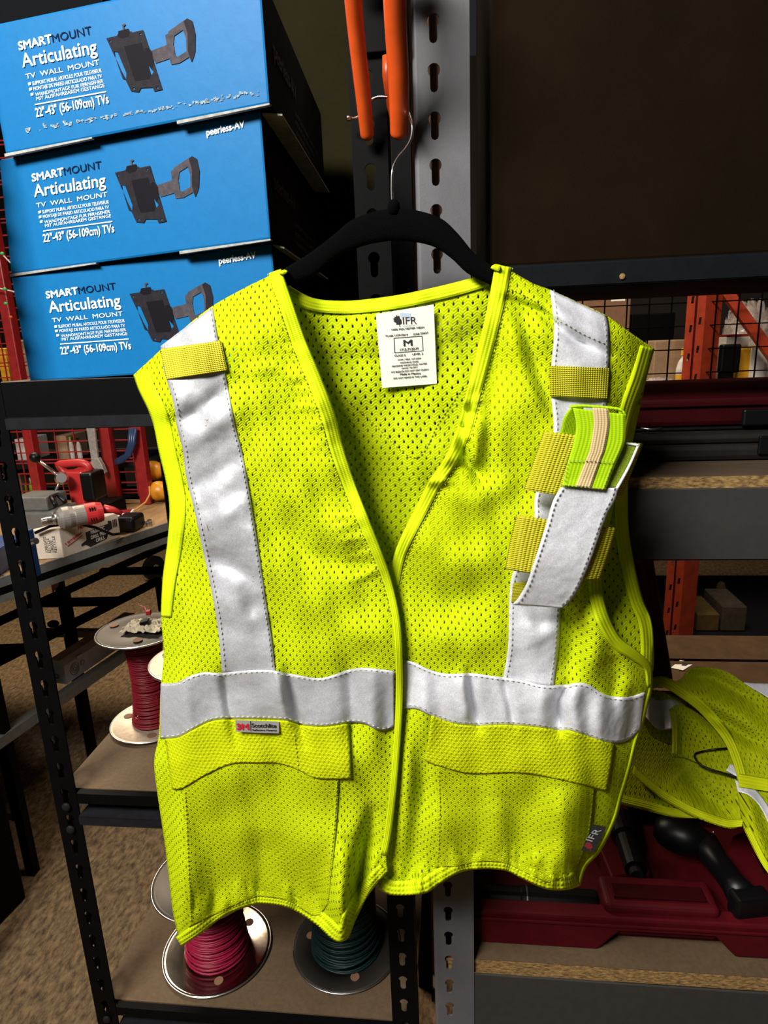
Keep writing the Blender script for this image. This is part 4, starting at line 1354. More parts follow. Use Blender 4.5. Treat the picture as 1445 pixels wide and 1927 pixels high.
# ------------------------------------------------------------------ wire spools
def spool(label, base, r, rc, h, wire, fl, n_turn, top_mat=None, flare=.25, holes=3, group='wire spools on the black shelves', rw=.0013):
    """two pressed flanges on a core, wound with single wire turns"""
    bx, by, bz = base
    root = thing('wire_spool', label, 'wire spool', (bx, by, bz), group)
    o = Vector((bx, by, bz))
    for z0, s in ((.0, 1), (h, -1)):
        prof = [(rc * .35, 0), (rc * .35, .002), (rc * 1.1, .002), (r * .6, .0035), (r * .94, .0045), (r - .001, .0055), (r, .0040), (r - .0008, .0022), (r * .93, .0028), (r * .6, .0018), (rc * 1.1, .0004), (rc * .35, 0)]
        pr = [(q, z0 + s * t) for q, t in prof]
        f = MB().lathe(pr, o, n=72).build('flange', fl if s == 1 or top_mat is None else top_mat, root, smooth=True)
        MB().tube([o + Vector((math.cos(a) * r, math.sin(a) * r, z0 + s * .004)) for a in np.linspace(0, 2 * math.pi, 64, endpoint=False)], .0014, 8, closed=True).build('rim', M['steel'], f, smooth=True)
        for k in range(holes):
            a = 2 * math.pi * k / holes + .9
            zz = z0 + s * (.0045 if s == 1 else -.0002)
            zz = z0 + s * .0052 if s == 1 else z0 + .0004
            MB().lathe([(0, 0), (.0065, 0), (.0065, .0006), (0, .0006)], o + Vector((math.cos(a) * r * .72, math.sin(a) * r * .72, zz - .001)), n=16).build('punched_hole', M['carton'], f)
    MB().lathe([(rc, .002), (rc, h - .002)], o, n=32).build('core', wire, root, smooth=True)
    mb = MB()
    pts = []
    lo, hi = .006, h - .006
    R = random.Random(int(bx * 1000) + 77)
    for k in range(n_turn):
        t = k / (n_turn - 1)
        rad = rc * (1.0 + flare * (abs(2 * t - 1) ** 2.2) + R.uniform(-.02, .03)) + rw
        zc = lo + (hi - lo) * t
        tx, ty = R.uniform(-.05, .05), R.uniform(-.05, .05)
        if R.random() < .12:
            tx *= 3.2
        ring = []
        for q in range(26):
            a = 2 * math.pi * q / 26
            z = zc + rad * (tx * math.cos(a) + ty * math.sin(a))
            ring.append(o + Vector((rad * math.cos(a), rad * math.sin(a), min(max(z, lo), hi))))
        mb.tube(ring, rw, 6, closed=True)
    mb.build('winding', wire, root, smooth=True)
    return root, o


def hgt(px, py, base):
    """height of the point seen at py straight above base"""
    return P(px, py, base[1]).z


b1 = PZ(290, 1358, zs_mid)
h1 = hgt(278, 1180, b1) - zs_mid
r1, o1 = spool('dark red wire spool standing on the middle black shelf, crumpled paper on its top', (b1.x, b1.y, zs_mid), .061, .021, h1, M['wire_red'], M['flange_pale'], 58, M['flange_dark'], .35)
b2 = PZ(392, 1420, zs_mid)
spool('short wire spool half hidden behind the vest beside the dark red one', (b2.x, b2.y, zs_mid), .060, .022, hgt(375, 1236, b2) - zs_mid, M['wire_red'], M['flange_pale'], 42, M['flange_pale'])
b3 = PZ(410, 1785, zs_bot)
spool('magenta red wire spool with shiny flanges on the lowest black shelf', (b3.x, b3.y, zs_bot), .080, .040, hgt(400, 1646, b3) - zs_bot, M['wire_magenta'], M['flange'], 40, M['flange_dark'], .12, rw=.0016)
b4 = PZ(652, 1778, zs_bot)
spool('dark green wire spool on the lowest black shelf near the posts', (b4.x, b4.y, zs_bot), .080, .044, hgt(640, 1600, b4) - zs_bot, M['wire_green'], M['flange_dark'], 44, None, .14, rw=.0017)

# crumpled paper and red cap on the red spool
tp = o1 + Vector((0, 0, h1))
pp = thing('crumpled_paper', 'crumpled cream paper wad lying on the top of the dark red spool', 'paper', tuple(tp + Vector((0, 0, .001))))
mb = MB()
nn = 16
R = random.Random(4)
hts = [[(.012 * R.random() ** 1.5 + .003) * .35 + .010 * R.random() * math.sin(math.pi * min(max(i / nn, .02), .98)) * math.sin(math.pi * min(max(j / nn, .02), .98)) for i in range(nn + 1)] for j in range(nn + 1)]
for j in range(nn + 1):
    for i in range(nn + 1):
        mb.v.append(tp + Vector((-.018 + .056 * i / nn + R.uniform(-.0012, .0012), -.026 + .044 * j / nn + R.uniform(-.0012, .0012), .0014 + hts[j][i])))
for j in range(nn):
    for i in range(nn):
        mb.f.append((j * (nn + 1) + i, j * (nn + 1) + i + 1, (j + 1) * (nn + 1) + i + 1, (j + 1) * (nn + 1) + i))
mb.build('paper_sheet', M['paper'], pp, thick=.0006)
MB().obox(tp + Vector((.012, .006, .020)), (1, .2, 0), (-.2, 1, 0), (0, 0, 1), (.007, .007, .007)).build('red_clip', M['red'], pp, bevel=.001)
MB().obox(tp + Vector((.014, -.012, .014)), (1, .2, .2), (-.2, 1, 0), (0, 0, 1), (.012, .010, .005)).build('black_clip', M['black_plastic'], pp, bevel=.001)
R = random.Random(9)
mb = MB()
for k in range(3):
    p0 = tp + Vector((.008, .008, .020))
    mb.tube([p0, p0 + Vector((-.008, .006 + .003 * k, .004)), p0 + Vector((-.018 + .004 * k, .012, .007 - .002 * k))], .0006, 6)
mb.build('wire_end', M['wire_red'], pp)

# ------------------------------------------------------------------ cases on the middle grey shelf
def case_y(px, py): return PZ(px, py, zr_mid)


x0 = P(1120, 850, .727).x
ch = P(1300, 818, .727).z - zr_mid
gc = thing('tool_case', 'flat charcoal tool case lying on the middle chipboard shelf under the red case', 'tool case', (.55, .85, zr_mid))
MB().box((x0, .727, zr_mid + .0004), (1.05, 1.06, zr_mid + ch * .62)).build('case_base', M['grey_case'], gc, bevel=.006)
MB().box((x0, .729, zr_mid + ch * .63), (1.05, 1.06, zr_mid + ch)).build('case_lid', M['grey_case'], gc, bevel=.005)
lx = P(1425, 845, .727).x
MB().box((lx, .7235, zr_mid + ch * .25), (lx + .022, .728, zr_mid + ch * .9)).build('latch', M['black_plastic'], gc, bevel=.001)
z1 = zr_mid + ch + .0006
rc0 = thing('tool_case', 'dark red tool case lying on top of the charcoal case, right of the vest', 'tool case', (.55, .87, z1))
zt1 = P(1300, 748, .752).z
zm1 = P(1300, 806, .752).z
MB().box((x0 + .01, .752, z1), (1.05, 1.06, zm1 + .001)).build('case_base', M['black_plastic'], rc0, bevel=.003)
MB().box((x0 + .01, .752, zm1 + .0015), (1.05, 1.06, zt1)).build('case_lid', M['red_deep'], rc0, bevel=.006)
MB().box((x0 + .01, .748, zt1 - .010), (1.05, .7515, zt1 - .004)).build('rib', M['red_deep'], rc0, bevel=.001)
lx = P(1395, 780, .75).x
MB().box((lx, .744, zm1 + .002), (lx + .03, .7515, zm1 + .020)).build('latch', M['black_plastic'], rc0, bevel=.002)
mb = MB().tube([P(1205, 806, .74), P(1225, 808, .738), P(1245, 806, .74)], .0016, 8)
mb.build('hinge_pin', M['steel'], rc0, smooth=True)

# ------------------------------------------------------------------ open red case on the lowest grey shelf
oc = thing('open_tool_case', 'open dark red moulded tool case with black tools on the lowest grey shelf', 'tool case', (.3, .8, zr_bot))
zrim = P(1000, 1722, .676).z
F0 = .678
def xf(px, py): return P(px, py, F0).x
xa, xb, xc, xd_, xe = xf(880, 1750), xf(1128, 1770), xf(1168, 1757), xf(1345, 1762), xf(1385, 1790)
xend = .70
zn = P(1250, 1757, F0).z
poly = [(xa, zr_bot + .001), (xb, zr_bot + .001), (xc, zn), (xd_, zn), (xe, zr_bot + .001), (xend, zr_bot + .001), (xend, zrim), (xa, zrim)]
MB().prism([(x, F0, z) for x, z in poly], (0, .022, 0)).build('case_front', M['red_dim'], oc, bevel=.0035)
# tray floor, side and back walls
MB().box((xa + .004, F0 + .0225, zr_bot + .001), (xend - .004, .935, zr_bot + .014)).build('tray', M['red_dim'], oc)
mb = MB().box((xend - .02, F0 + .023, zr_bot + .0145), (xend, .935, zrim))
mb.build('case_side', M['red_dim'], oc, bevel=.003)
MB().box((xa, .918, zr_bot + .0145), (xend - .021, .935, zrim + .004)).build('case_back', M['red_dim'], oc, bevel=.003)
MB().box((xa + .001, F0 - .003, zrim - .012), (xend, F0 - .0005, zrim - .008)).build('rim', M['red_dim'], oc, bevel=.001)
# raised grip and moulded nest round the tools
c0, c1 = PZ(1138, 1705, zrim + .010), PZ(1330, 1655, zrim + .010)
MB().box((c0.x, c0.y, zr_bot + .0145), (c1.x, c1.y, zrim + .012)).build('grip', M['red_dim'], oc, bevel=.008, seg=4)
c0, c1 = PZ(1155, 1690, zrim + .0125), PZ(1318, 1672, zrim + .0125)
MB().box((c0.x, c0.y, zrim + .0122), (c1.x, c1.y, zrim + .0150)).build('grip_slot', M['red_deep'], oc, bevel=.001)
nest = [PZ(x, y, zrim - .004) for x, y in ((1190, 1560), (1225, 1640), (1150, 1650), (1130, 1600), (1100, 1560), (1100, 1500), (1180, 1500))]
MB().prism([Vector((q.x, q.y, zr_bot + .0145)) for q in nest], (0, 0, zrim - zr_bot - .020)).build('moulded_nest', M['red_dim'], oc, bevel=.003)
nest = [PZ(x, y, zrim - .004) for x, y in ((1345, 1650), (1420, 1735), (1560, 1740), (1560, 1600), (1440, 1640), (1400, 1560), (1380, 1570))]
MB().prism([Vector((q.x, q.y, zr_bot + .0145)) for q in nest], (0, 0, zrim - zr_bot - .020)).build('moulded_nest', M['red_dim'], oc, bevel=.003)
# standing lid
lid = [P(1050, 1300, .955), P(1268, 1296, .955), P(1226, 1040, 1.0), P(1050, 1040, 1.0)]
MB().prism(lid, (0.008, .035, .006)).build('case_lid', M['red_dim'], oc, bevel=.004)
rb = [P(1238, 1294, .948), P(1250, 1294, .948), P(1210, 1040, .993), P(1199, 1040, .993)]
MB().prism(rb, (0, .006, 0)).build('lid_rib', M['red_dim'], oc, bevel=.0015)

zt = zr_bot + .0145
q0, q1 = PZ(860, 1682, zt + .016), PZ(1128, 1700, zt + .016)
tl = thing('extension_tube', 'long black round tool lying along the front of the open red case', 'tool', tuple((q0 + q1) / 2 - Vector((0, 0, .016))))
MB().tube([q0, q0.lerp(q1, .45), q0.lerp(q1, .46), q0.lerp(q1, .97), q1], [.0145, .0145, .016, .016, .013], 20).build('tube', M['black_plastic'], tl, smooth=False)
MB().tube([q0.lerp(q1, .49), q0.lerp(q1, .50)], .0166, 20).build('ring', M['steel'], tl, smooth=False)
q = [PZ(1232, 1556, zt + .052), PZ(1330, 1590, zt + .052)]
dr = thing('cordless_tool', 'black pistol shaped power tool lying in the open red case under the spare vests', 'power tool', (q[0].x, q[0].y, zt))
MB().tube([q[0], q[0].lerp(q[1], .12), q[0].lerp(q[1], .3), q[0].lerp(q[1], .6), q[1]], [.012, .02, .024, .026, .018], 20).build('tool_body', M['black_plastic'], dr, smooth=True)
h0, h1_ = PZ(1325, 1590, zt + .050), PZ(1400, 1690, zt + .050)
MB().tube([h0, h0.lerp(h1_, .3), h0.lerp(h1_, .75), h1_], [.021, .0165, .016, .020], 16).build('handle', M['black_plastic'], dr, smooth=True)
MB().obox(h1_ + Vector((.004, -.006, -.002)), (h1_ - h0).normalized(), Vector((0, 0, 1)).cross((h1_ - h0).normalized()), (0, 0, 1), (.022, .046, .034)).build('battery', M['black_plastic'], dr, bevel=.004)
MB().sphere(PZ(1342, 1566, zt + .05), .0016, 8, 6).build('screw', M['steel'], dr)
q0, q1 = PZ(1165, 1540, zt + .046), PZ(1195, 1636, zt + .046)
so = thing('tool_attachment', 'black tapered tool attachment lying behind the vest hem in the red case', 'tool', tuple(q0.lerp(q1, .5) - Vector((0, 0, .02))))
MB().tube([q0, q0.lerp(q1, .4), q0.lerp(q1, .45), q1], [.019, .019, .015, .014], 18).build('shank', M['black_plastic'], so)
MB().tube([q1, q1.lerp(q0, -.12)], [.009, .009], 12).build('tip', M['black_lip'], so)

# ------------------------------------------------------------------ spare vests heaped over the red case
FD = [([(1240, 1310), (1310, 1350), (1360, 1420)], -.006, 16), ([(1290, 1300), (1360, 1330), (1450, 1380)], -.008, 18), ([(1300, 1330), (1370, 1370), (1450, 1430)], .009, 16),
      ([(1340, 1360), (1400, 1400), (1460, 1440)], -.008, 14), ([(1230, 1465), (1290, 1510), (1360, 1548)], -.005, 18),
      ([(1290, 1450), (1330, 1500), (1380, 1530)], .010, 20), ([(1290, 1270), (1340, 1275), (1420, 1320)], .008, 12), ([(1400, 1490), (1420, 1560), (1445, 1620)], -.008, 18)]


def YD(px, py):
    px, py = np.asarray(px, float), np.asarray(py, float)
    return .735 + np.clip((1570 - py) / 305, -.3, 1.05) * .20 + 1.3 * folds(px, py, FD)


sv = thing('spare_vest', 'lime yellow mesh vest heaped over the open red case, right of the hung vest', 'safety vest', tuple(P(1300, 1450, .8)))
nb = [(1226, 1297), (1246, 1292), (1277, 1310), (1313, 1337), (1345, 1371), (1365, 1400), (1379, 1434), (1390, 1474)]
g = coons([(1226, 1297), (1262, 1285), (1280, 1278), (1298, 1259), (1329, 1255), (1367, 1264), (1401, 1286), (1445, 1315), (1520, 1365)], [(1390, 1474), (1420, 1480), (1460, 1490), (1520, 1502)], nb, [(1520, 1365), (1522, 1440), (1520, 1502)], 60, 60)
def dr_on(name, g, off, m, parent=None, uv='cloth', thick=.0012):
    return sheet(name, g, YD(g[..., 0], g[..., 1]) - off, M[m], parent or sv, thick, uv)


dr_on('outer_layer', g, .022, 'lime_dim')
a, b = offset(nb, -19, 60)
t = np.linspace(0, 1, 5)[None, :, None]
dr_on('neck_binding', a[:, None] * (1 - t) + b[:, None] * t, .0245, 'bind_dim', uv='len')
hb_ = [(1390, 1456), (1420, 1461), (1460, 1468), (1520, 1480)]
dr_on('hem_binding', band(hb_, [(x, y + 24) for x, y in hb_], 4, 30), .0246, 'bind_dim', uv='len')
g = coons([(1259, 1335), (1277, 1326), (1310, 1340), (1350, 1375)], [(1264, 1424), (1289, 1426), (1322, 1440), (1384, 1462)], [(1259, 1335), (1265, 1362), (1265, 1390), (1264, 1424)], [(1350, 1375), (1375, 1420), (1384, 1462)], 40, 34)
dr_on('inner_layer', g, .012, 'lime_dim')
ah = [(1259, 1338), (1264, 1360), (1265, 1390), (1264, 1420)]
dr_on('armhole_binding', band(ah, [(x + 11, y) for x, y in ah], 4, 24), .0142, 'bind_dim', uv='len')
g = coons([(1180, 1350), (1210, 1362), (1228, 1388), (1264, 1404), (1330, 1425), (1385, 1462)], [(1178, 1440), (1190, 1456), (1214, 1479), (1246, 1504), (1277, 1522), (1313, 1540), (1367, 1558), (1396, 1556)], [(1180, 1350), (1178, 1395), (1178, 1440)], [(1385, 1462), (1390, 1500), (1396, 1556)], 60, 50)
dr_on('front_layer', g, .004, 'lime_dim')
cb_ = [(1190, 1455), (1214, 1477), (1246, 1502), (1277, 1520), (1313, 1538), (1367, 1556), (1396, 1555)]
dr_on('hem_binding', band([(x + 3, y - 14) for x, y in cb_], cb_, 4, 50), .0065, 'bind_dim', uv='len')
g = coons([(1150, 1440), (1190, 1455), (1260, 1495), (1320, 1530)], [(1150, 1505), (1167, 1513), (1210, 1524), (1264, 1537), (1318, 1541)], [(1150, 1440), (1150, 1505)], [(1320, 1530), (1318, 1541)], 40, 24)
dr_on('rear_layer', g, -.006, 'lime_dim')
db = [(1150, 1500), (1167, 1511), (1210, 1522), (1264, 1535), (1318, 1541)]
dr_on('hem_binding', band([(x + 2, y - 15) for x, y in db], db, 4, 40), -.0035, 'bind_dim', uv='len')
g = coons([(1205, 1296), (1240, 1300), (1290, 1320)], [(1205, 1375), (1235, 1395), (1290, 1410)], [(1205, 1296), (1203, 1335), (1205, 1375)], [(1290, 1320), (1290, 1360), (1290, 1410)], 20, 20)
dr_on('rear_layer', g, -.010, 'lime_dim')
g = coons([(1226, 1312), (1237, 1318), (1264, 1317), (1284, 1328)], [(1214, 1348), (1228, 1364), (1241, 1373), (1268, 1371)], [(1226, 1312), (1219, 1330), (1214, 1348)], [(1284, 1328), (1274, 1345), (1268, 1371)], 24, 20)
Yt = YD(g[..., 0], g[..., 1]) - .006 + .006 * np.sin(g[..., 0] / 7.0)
sheet('reflective_tape', g, Yt, M['silver_lit'], sv, .001, 'len')
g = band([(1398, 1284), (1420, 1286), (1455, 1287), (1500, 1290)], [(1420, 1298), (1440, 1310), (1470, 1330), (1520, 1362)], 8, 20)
dr_on('reflective_tape', g, .0205, 'silver_lit', uv='len')
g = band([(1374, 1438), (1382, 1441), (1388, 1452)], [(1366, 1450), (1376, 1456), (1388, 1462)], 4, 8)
dr_on('reflective_tape', g, .018, 'silver_lit', uv='len')

s2 = thing('spare_vest', 'lime mesh vest corner hanging lowest at the right edge, its silver band curling', 'safety vest', tuple(P(1430, 1560, .75)))
def YE(px, py): return YD(px, py) - .018
g = coons([(1382, 1466), (1410, 1480), (1450, 1485), (1520, 1500)], [(1400, 1560), (1430, 1620), (1452, 1652), (1520, 1740)], [(1382, 1466), (1388, 1495), (1394, 1530), (1400, 1560)], [(1520, 1500), (1522, 1620), (1520, 1740)], 40, 50)
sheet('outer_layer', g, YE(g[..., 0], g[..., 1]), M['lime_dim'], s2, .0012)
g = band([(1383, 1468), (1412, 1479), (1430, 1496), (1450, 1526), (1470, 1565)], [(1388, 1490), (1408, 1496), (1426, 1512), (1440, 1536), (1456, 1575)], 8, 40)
sheet('reflective_tape', g, YE(g[..., 0], g[..., 1]) - .003, M['silver_lit'], s2, .001, 'len')
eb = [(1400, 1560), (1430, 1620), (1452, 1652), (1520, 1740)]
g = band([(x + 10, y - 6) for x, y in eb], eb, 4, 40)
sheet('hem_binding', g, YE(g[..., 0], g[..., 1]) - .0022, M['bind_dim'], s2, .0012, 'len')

wr = [(1372, 1408), (1340, 1411), (1312, 1417), (1307, 1424), (1318, 1439), (1336, 1448), (1358, 1454), (1385, 1462)]
c = smooth(wr, 60)
wo = MB().tube([P(*q, float(YD(*q)) - .0165) for q in c], .0015, 8).build('wire_hook', M['black_plastic'], smooth=True)
tag(wo, 'bent black wire hook poking out of the heaped spare vest', 'wire hook')

# ------------------------------------------------------------------ cardboard carton behind the lowest grey shelf
k0, k1 = PZ(1190, 1300, .72), PZ(1258, 1192, .72)
ct = thing('carton', 'brown cardboard carton with folded flaps standing behind the heaped spare vests', 'carton', (.72, 1.25, 0))
ya, yb = 1.125, k1.y
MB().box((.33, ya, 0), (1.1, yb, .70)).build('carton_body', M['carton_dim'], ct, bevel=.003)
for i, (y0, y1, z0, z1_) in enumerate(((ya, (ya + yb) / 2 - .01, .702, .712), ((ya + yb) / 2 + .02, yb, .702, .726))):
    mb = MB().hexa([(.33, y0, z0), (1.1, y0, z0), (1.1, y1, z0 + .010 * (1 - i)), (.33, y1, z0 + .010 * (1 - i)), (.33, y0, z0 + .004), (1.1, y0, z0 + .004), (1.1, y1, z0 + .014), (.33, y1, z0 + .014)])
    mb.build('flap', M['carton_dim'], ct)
lb = [PZ(x, y, .714) for x, y in ((1262, 1257), (1285, 1262), (1306, 1249), (1280, 1243))]
MB().prism(lb, (0, 0, .0008)).build('address_label', M['label'], ct)
br = [PZ(x, y, .7152) for x, y in ((1282, 1252), (1290, 1253), (1296, 1249), (1287, 1247))]
MB().prism(br, (0, 0, .0003)).build('printed_block', M['ink'], ct)
# ------------------------------------------------------------------ pallet racking and goods at the back right
RY = 2.40
rk = thing('pallet_rack', 'orange red pallet rack frame with slotted upright and diagonal brace behind the grey shelf', 'rack', tuple(P(1290, 745, RY).xy) + (0,))
ux0, ux1 = P(1291, 600, RY).x, P(1326, 600, RY).x
zA, zB = 0.0, 2.6
zdeck = P(1300, 752, RY + .1).z
mb = MB()
mid = (ux0 + ux1) / 2
gap = .004
z = zA
slots = []
for cx, half in ((ux0 + (mid - ux0) * .55, (ux0, mid - gap)), (mid + (ux1 - mid) * .5, (mid + gap, ux1))):
    kk = 0
    z = zA
    while z < zB:
        h = .095
        zc = z + (.035 if cx < mid else .060)
        rect = [(half[0], RY, z), (half[1], RY, z), (half[1], RY, z + h), (half[0], RY, z + h)]
        hole = [(cx - .005, RY, zc - .012), (cx + .004, RY, zc - .012), (cx + .006, RY, zc + .012), (cx - .003, RY, zc + .012)]
        mb.prism(rect, (0, .003, 0), [hole])
        z += h
mb.build('upright', M['rack_orange'], rk)
MB().box((mid - gap, RY + .006, 0), (mid + gap, RY + .009, zB)).build('upright_groove', M['red_dim'], rk)
MB().hexa([(ux1, RY + .0005, 0), (ux1 + .070, RY + .046, 0), (ux1 + .068, RY + .049, 0), (ux1, RY + .0045, 0), (ux1, RY + .0005, zB), (ux1 + .070, RY + .046, zB), (ux1 + .068, RY + .049, zB), (ux1, RY + .0045, zB)]).build('upright_side', M['rack_orange'], rk)
d0, d1 = P(1352, 530, RY + .06), P(1475, 700, RY + .06)
MB().bar(d0, d1, .035, .028, (0, 1, 0)).build('brace', M['rack_orange'], rk)
MB().box((ux1 + .9, RY, 0), (ux1 + .96, RY + .003, zB)).build('upright', M['rack_orange'], rk)
MB().box((ux0 - 1.6, RY, 0), (ux0 - 1.54, RY + .003, zB)).build('upright', M['rack_orange'], rk)
zlow = P(1330, 1188, RY + .1).z
for zb in (zdeck - .10, zlow - .10):
    MB().box((ux0 - 1.54, RY + .012, zb), (ux1 + .9, RY + .04, zb + .085)).build('rack_beam', M['red_dim'], rk)
    MB().box((ux0 - 1.54, RY + .041, zb + .05), (ux1 + .9, RY + .75, zb + .098)).build('deck', M['black_lip'], rk)

# black wire mesh panel hung on the rack
wm = MB()
YM = RY + .022
for k in range(-4, 14):
    a = P(1135 + 41.5 * k, 640, YM)
    wm.tube([(a.x, YM, zdeck - .28), (a.x, YM, 2.0)], .0028, 6)
for k in range(-8, 13):
    zc = P(1200, 661 + 43.5 * k, YM).z
    if zdeck - .25 < zc < 2.0:
        wm.tube([(P(970, 640, YM).x, YM - .004, zc), (P(1680, 640, YM).x, YM - .004, zc)], .0024, 6)
for k in (1,):
    pass
wmo = wm.build('wire_mesh_panel', M['mesh_black'])
tag(wmo, 'black wire mesh panel across the back of the orange rack', 'wire mesh')


def crate(name, label, cat, x0, x1, ytop, ybot, Y, dep, m, base=None, bev=.004, body='carton_body'):
    """carton seen between px x0..x1 and ytop..; stands on height base"""
    base = zdeck if base is None else base
    a, b = P(x0, ybot, Y), P(x1, ybot, Y)
    zt_ = P((x0 + x1) / 2, ytop, Y).z
    r = thing(name, label, cat, ((a.x + b.x) / 2, Y + dep / 2, base))
    MB().box((a.x, Y, base + .0008), (b.x, Y + dep, zt_)).build(body, M[m], r, bevel=bev)
    return r, a.x, b.x, zt_


YB_ = RY + .10
r, xa_, xb_, zt_ = crate('carton', 'brown carton with white printed label behind the wire mesh, beside the vest shoulder', 'carton', 1040, 1180, 534, 700, YB_ + .16, .3, 'carton')
a = P(1151, 543, YB_ + .158)
b = P(1176, 566, YB_ + .158)
lb = MB().box((a.x, YB_ + .1585, b.z), (b.x, YB_ + .1595, a.z)).build('address_label', M['label'], r)
tx = MB()
for k in range(4):
    zz = a.z + (b.z - a.z) * (.25 + .2 * k)
    tx.box((a.x + .005, YB_ + .1578, zz), (a.x + .03 + .008 * (k % 2), YB_ + .1583, zz + .003))
tx.build('printed_line', M['ink'], lb)
r, *_ = crate('carton', 'small tan carton low behind the mesh, left of the orange upright', 'carton', 1228, 1288, 640, 710, YB_ + .02, .12, 'carton_tan')
r, *_ = crate('carton', 'dark carton behind the mesh, left of the orange upright', 'carton', 1182, 1262, 590, 720, YB_ + .16, .2, 'carton_black')
# clear plastic wrapped bundle
def lump(name, label, cat, x0, x1, y0, y1, Y, dep, m, seed, part='wrap', base=None):
    a, b = P(x0, y1, Y), P(x1, y0, Y)
    base = a.z if base is None else base
    R = random.Random(seed)
    r = thing(name, label, cat, ((a.x + b.x) / 2, Y + dep / 2, base))
    mb = MB()
    nu, nv = 28, 16
    c = Vector(((a.x + b.x) / 2, Y + dep / 2, base + .001))
    rx, ry, rz = (b.x - a.x) / 2, dep / 2, b.z - base
    for j in range(nv + 1):
        t = math.pi / 2 * j / nv
        for i in range(nu):
            p = 2 * math.pi * i / nu
            k = 1 + R.uniform(-.09, .07)
            mb.v.append(c + Vector((rx * k * math.cos(p) * math.cos(t) ** .55, ry * k * math.sin(p) * math.cos(t) ** .55, max(0, rz * math.sin(t) * k))))
    for j in range(nv):
        for i in range(nu):
            l = (i + 1) % nu
            mb.f.append((j * nu + i, j * nu + l, (j + 1) * nu + l, (j + 1) * nu + i))
    mb.f.append(tuple(range(nu))[::-1])
    mb.build(part, M[m], r, smooth=True)
    return r


lump('wrapped_bundle', 'glossy clear plastic wrapped bundle low behind the mesh beside the armhole', 'wrapped goods', 1196, 1290, 712, 752, YB_ - .06, .07, 'plastic_wrap', 3, base=zdeck)
lump('wrapped_bundle', 'pale grey plastic bag filling the rack right of the orange upright', 'wrapped goods', 1365, 1500, 565, 760, YB_ + .24, .26, 'plastic_wrap', 5, 'bag', base=zdeck)
# small yellow capped bottle beside the upright
def bottle(name, label, cat, px, ytop, ybot, wpx, Y, m, cap, base, mlab=None):
    a = P(px, ybot, Y)
    zt_ = P(px, ytop, Y).z
    R_ = wpx * Y * .97 / 1210 / 2
    h = zt_ - base
    r = thing(name, label, cat, (a.x, Y, base))
    MB().lathe([(0, .0008), (R_, .0008), (R_, h * .60), (R_ * .75, h * .74), (R_ * .35, h * .82), (R_ * .35, h * .88)], (a.x, Y, base), n=20).build('bottle_body', M[m], r, smooth=False)
    MB().lathe([(0, h * .86), (R_ * .45, h * .86), (R_ * .45, h), (0, h)], (a.x, Y, base), n=16).build('cap', M[cap], r)
    if mlab:
        MB().lathe([(R_ * 1.01, h * .15), (R_ * 1.01, h * .5)], (a.x, Y, base), n=20).build('label_band', M[mlab], r)
    return r


bottle('bottle', 'small white bottle with yellow cap just left of the orange upright', 'bottle', 1283, 655, 722, 24, YB_ - .01, 'white_plastic', 'jug', zdeck, 'jug')
# yellow jug with white label
r, xa_, xb_, zt_ = crate('jug', 'yellow square jug with white label and red lid behind the mesh, right of the upright', 'jug', 1374, 1440, 652, 742, YB_ + .03, .12, 'jug', body='jug_body', bev=.012)
a, b = P(1414, 655, YB_ + .028), P(1440, 710, YB_ + .028)
MB().box((a.x, YB_ + .0275, b.z), (b.x, YB_ + .0295, a.z)).build('paper_label', M['label'], r)
a, b = P(1366, 634, YB_ + .05), P(1398, 650, YB_ + .05)
MB().box((a.x, YB_ + .05, zt_ + .0005), (b.x + .02, YB_ + .13, a.z)).build('white_lid', M['white_plastic'], r, bevel=.004)
MB().box((a.x, YB_ + .048, a.z + .0005), (b.x + .02, YB_ + .132, a.z + .008)).build('red_trim', M['red'], r, bevel=.002)
# black bottle stand
a = P(1367, 742, YB_ - .045 + .06)
zt_ = P(1365, 648, YB_ + .01).z
r = thing('spray_head', 'black plastic stand in front of the yellow jug beside the orange upright', 'stand', (a.x, YB_ + .01, zdeck))
xx0, xx1 = P(1352, 690, YB_ + .01).x, P(1388, 690, YB_ + .01).x
MB().box((xx0, YB_ - .01, P(1365, 702, YB_).z), (xx1, YB_ + .025, zt_)).build('head', M['black_plastic'], r, bevel=.006)
MB().hexa([(xx0 + .006, YB_ - .01, zdeck + .001), (xx1 - .012, YB_ - .01, zdeck + .001), (xx1 - .012, YB_ + .02, zdeck + .001), (xx0 + .006, YB_ + .02, zdeck + .001),
           (xx0 + .004, YB_ - .01, P(1365, 702, YB_).z), (xx1 - .022, YB_ - .01, P(1365, 702, YB_).z), (xx1 - .022, YB_ + .02, P(1365, 702, YB_).z), (xx0 + .004, YB_ + .02, P(1365, 702, YB_).z)]).build('stem', M['black_plastic'], r)
# lower level goods, their dimness is shade put into the colours
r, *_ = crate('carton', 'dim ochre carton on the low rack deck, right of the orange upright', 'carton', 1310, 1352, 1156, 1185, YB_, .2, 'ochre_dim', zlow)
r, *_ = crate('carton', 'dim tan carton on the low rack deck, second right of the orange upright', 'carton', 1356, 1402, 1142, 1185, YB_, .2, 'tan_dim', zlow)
bottle('bottle', 'pale bottle standing far back on the low rack deck under the grey beam', 'bottle', 1352, 1085, 1150, 18, YB_ + .3, 'tan_dim', 'black_plastic', zlow)

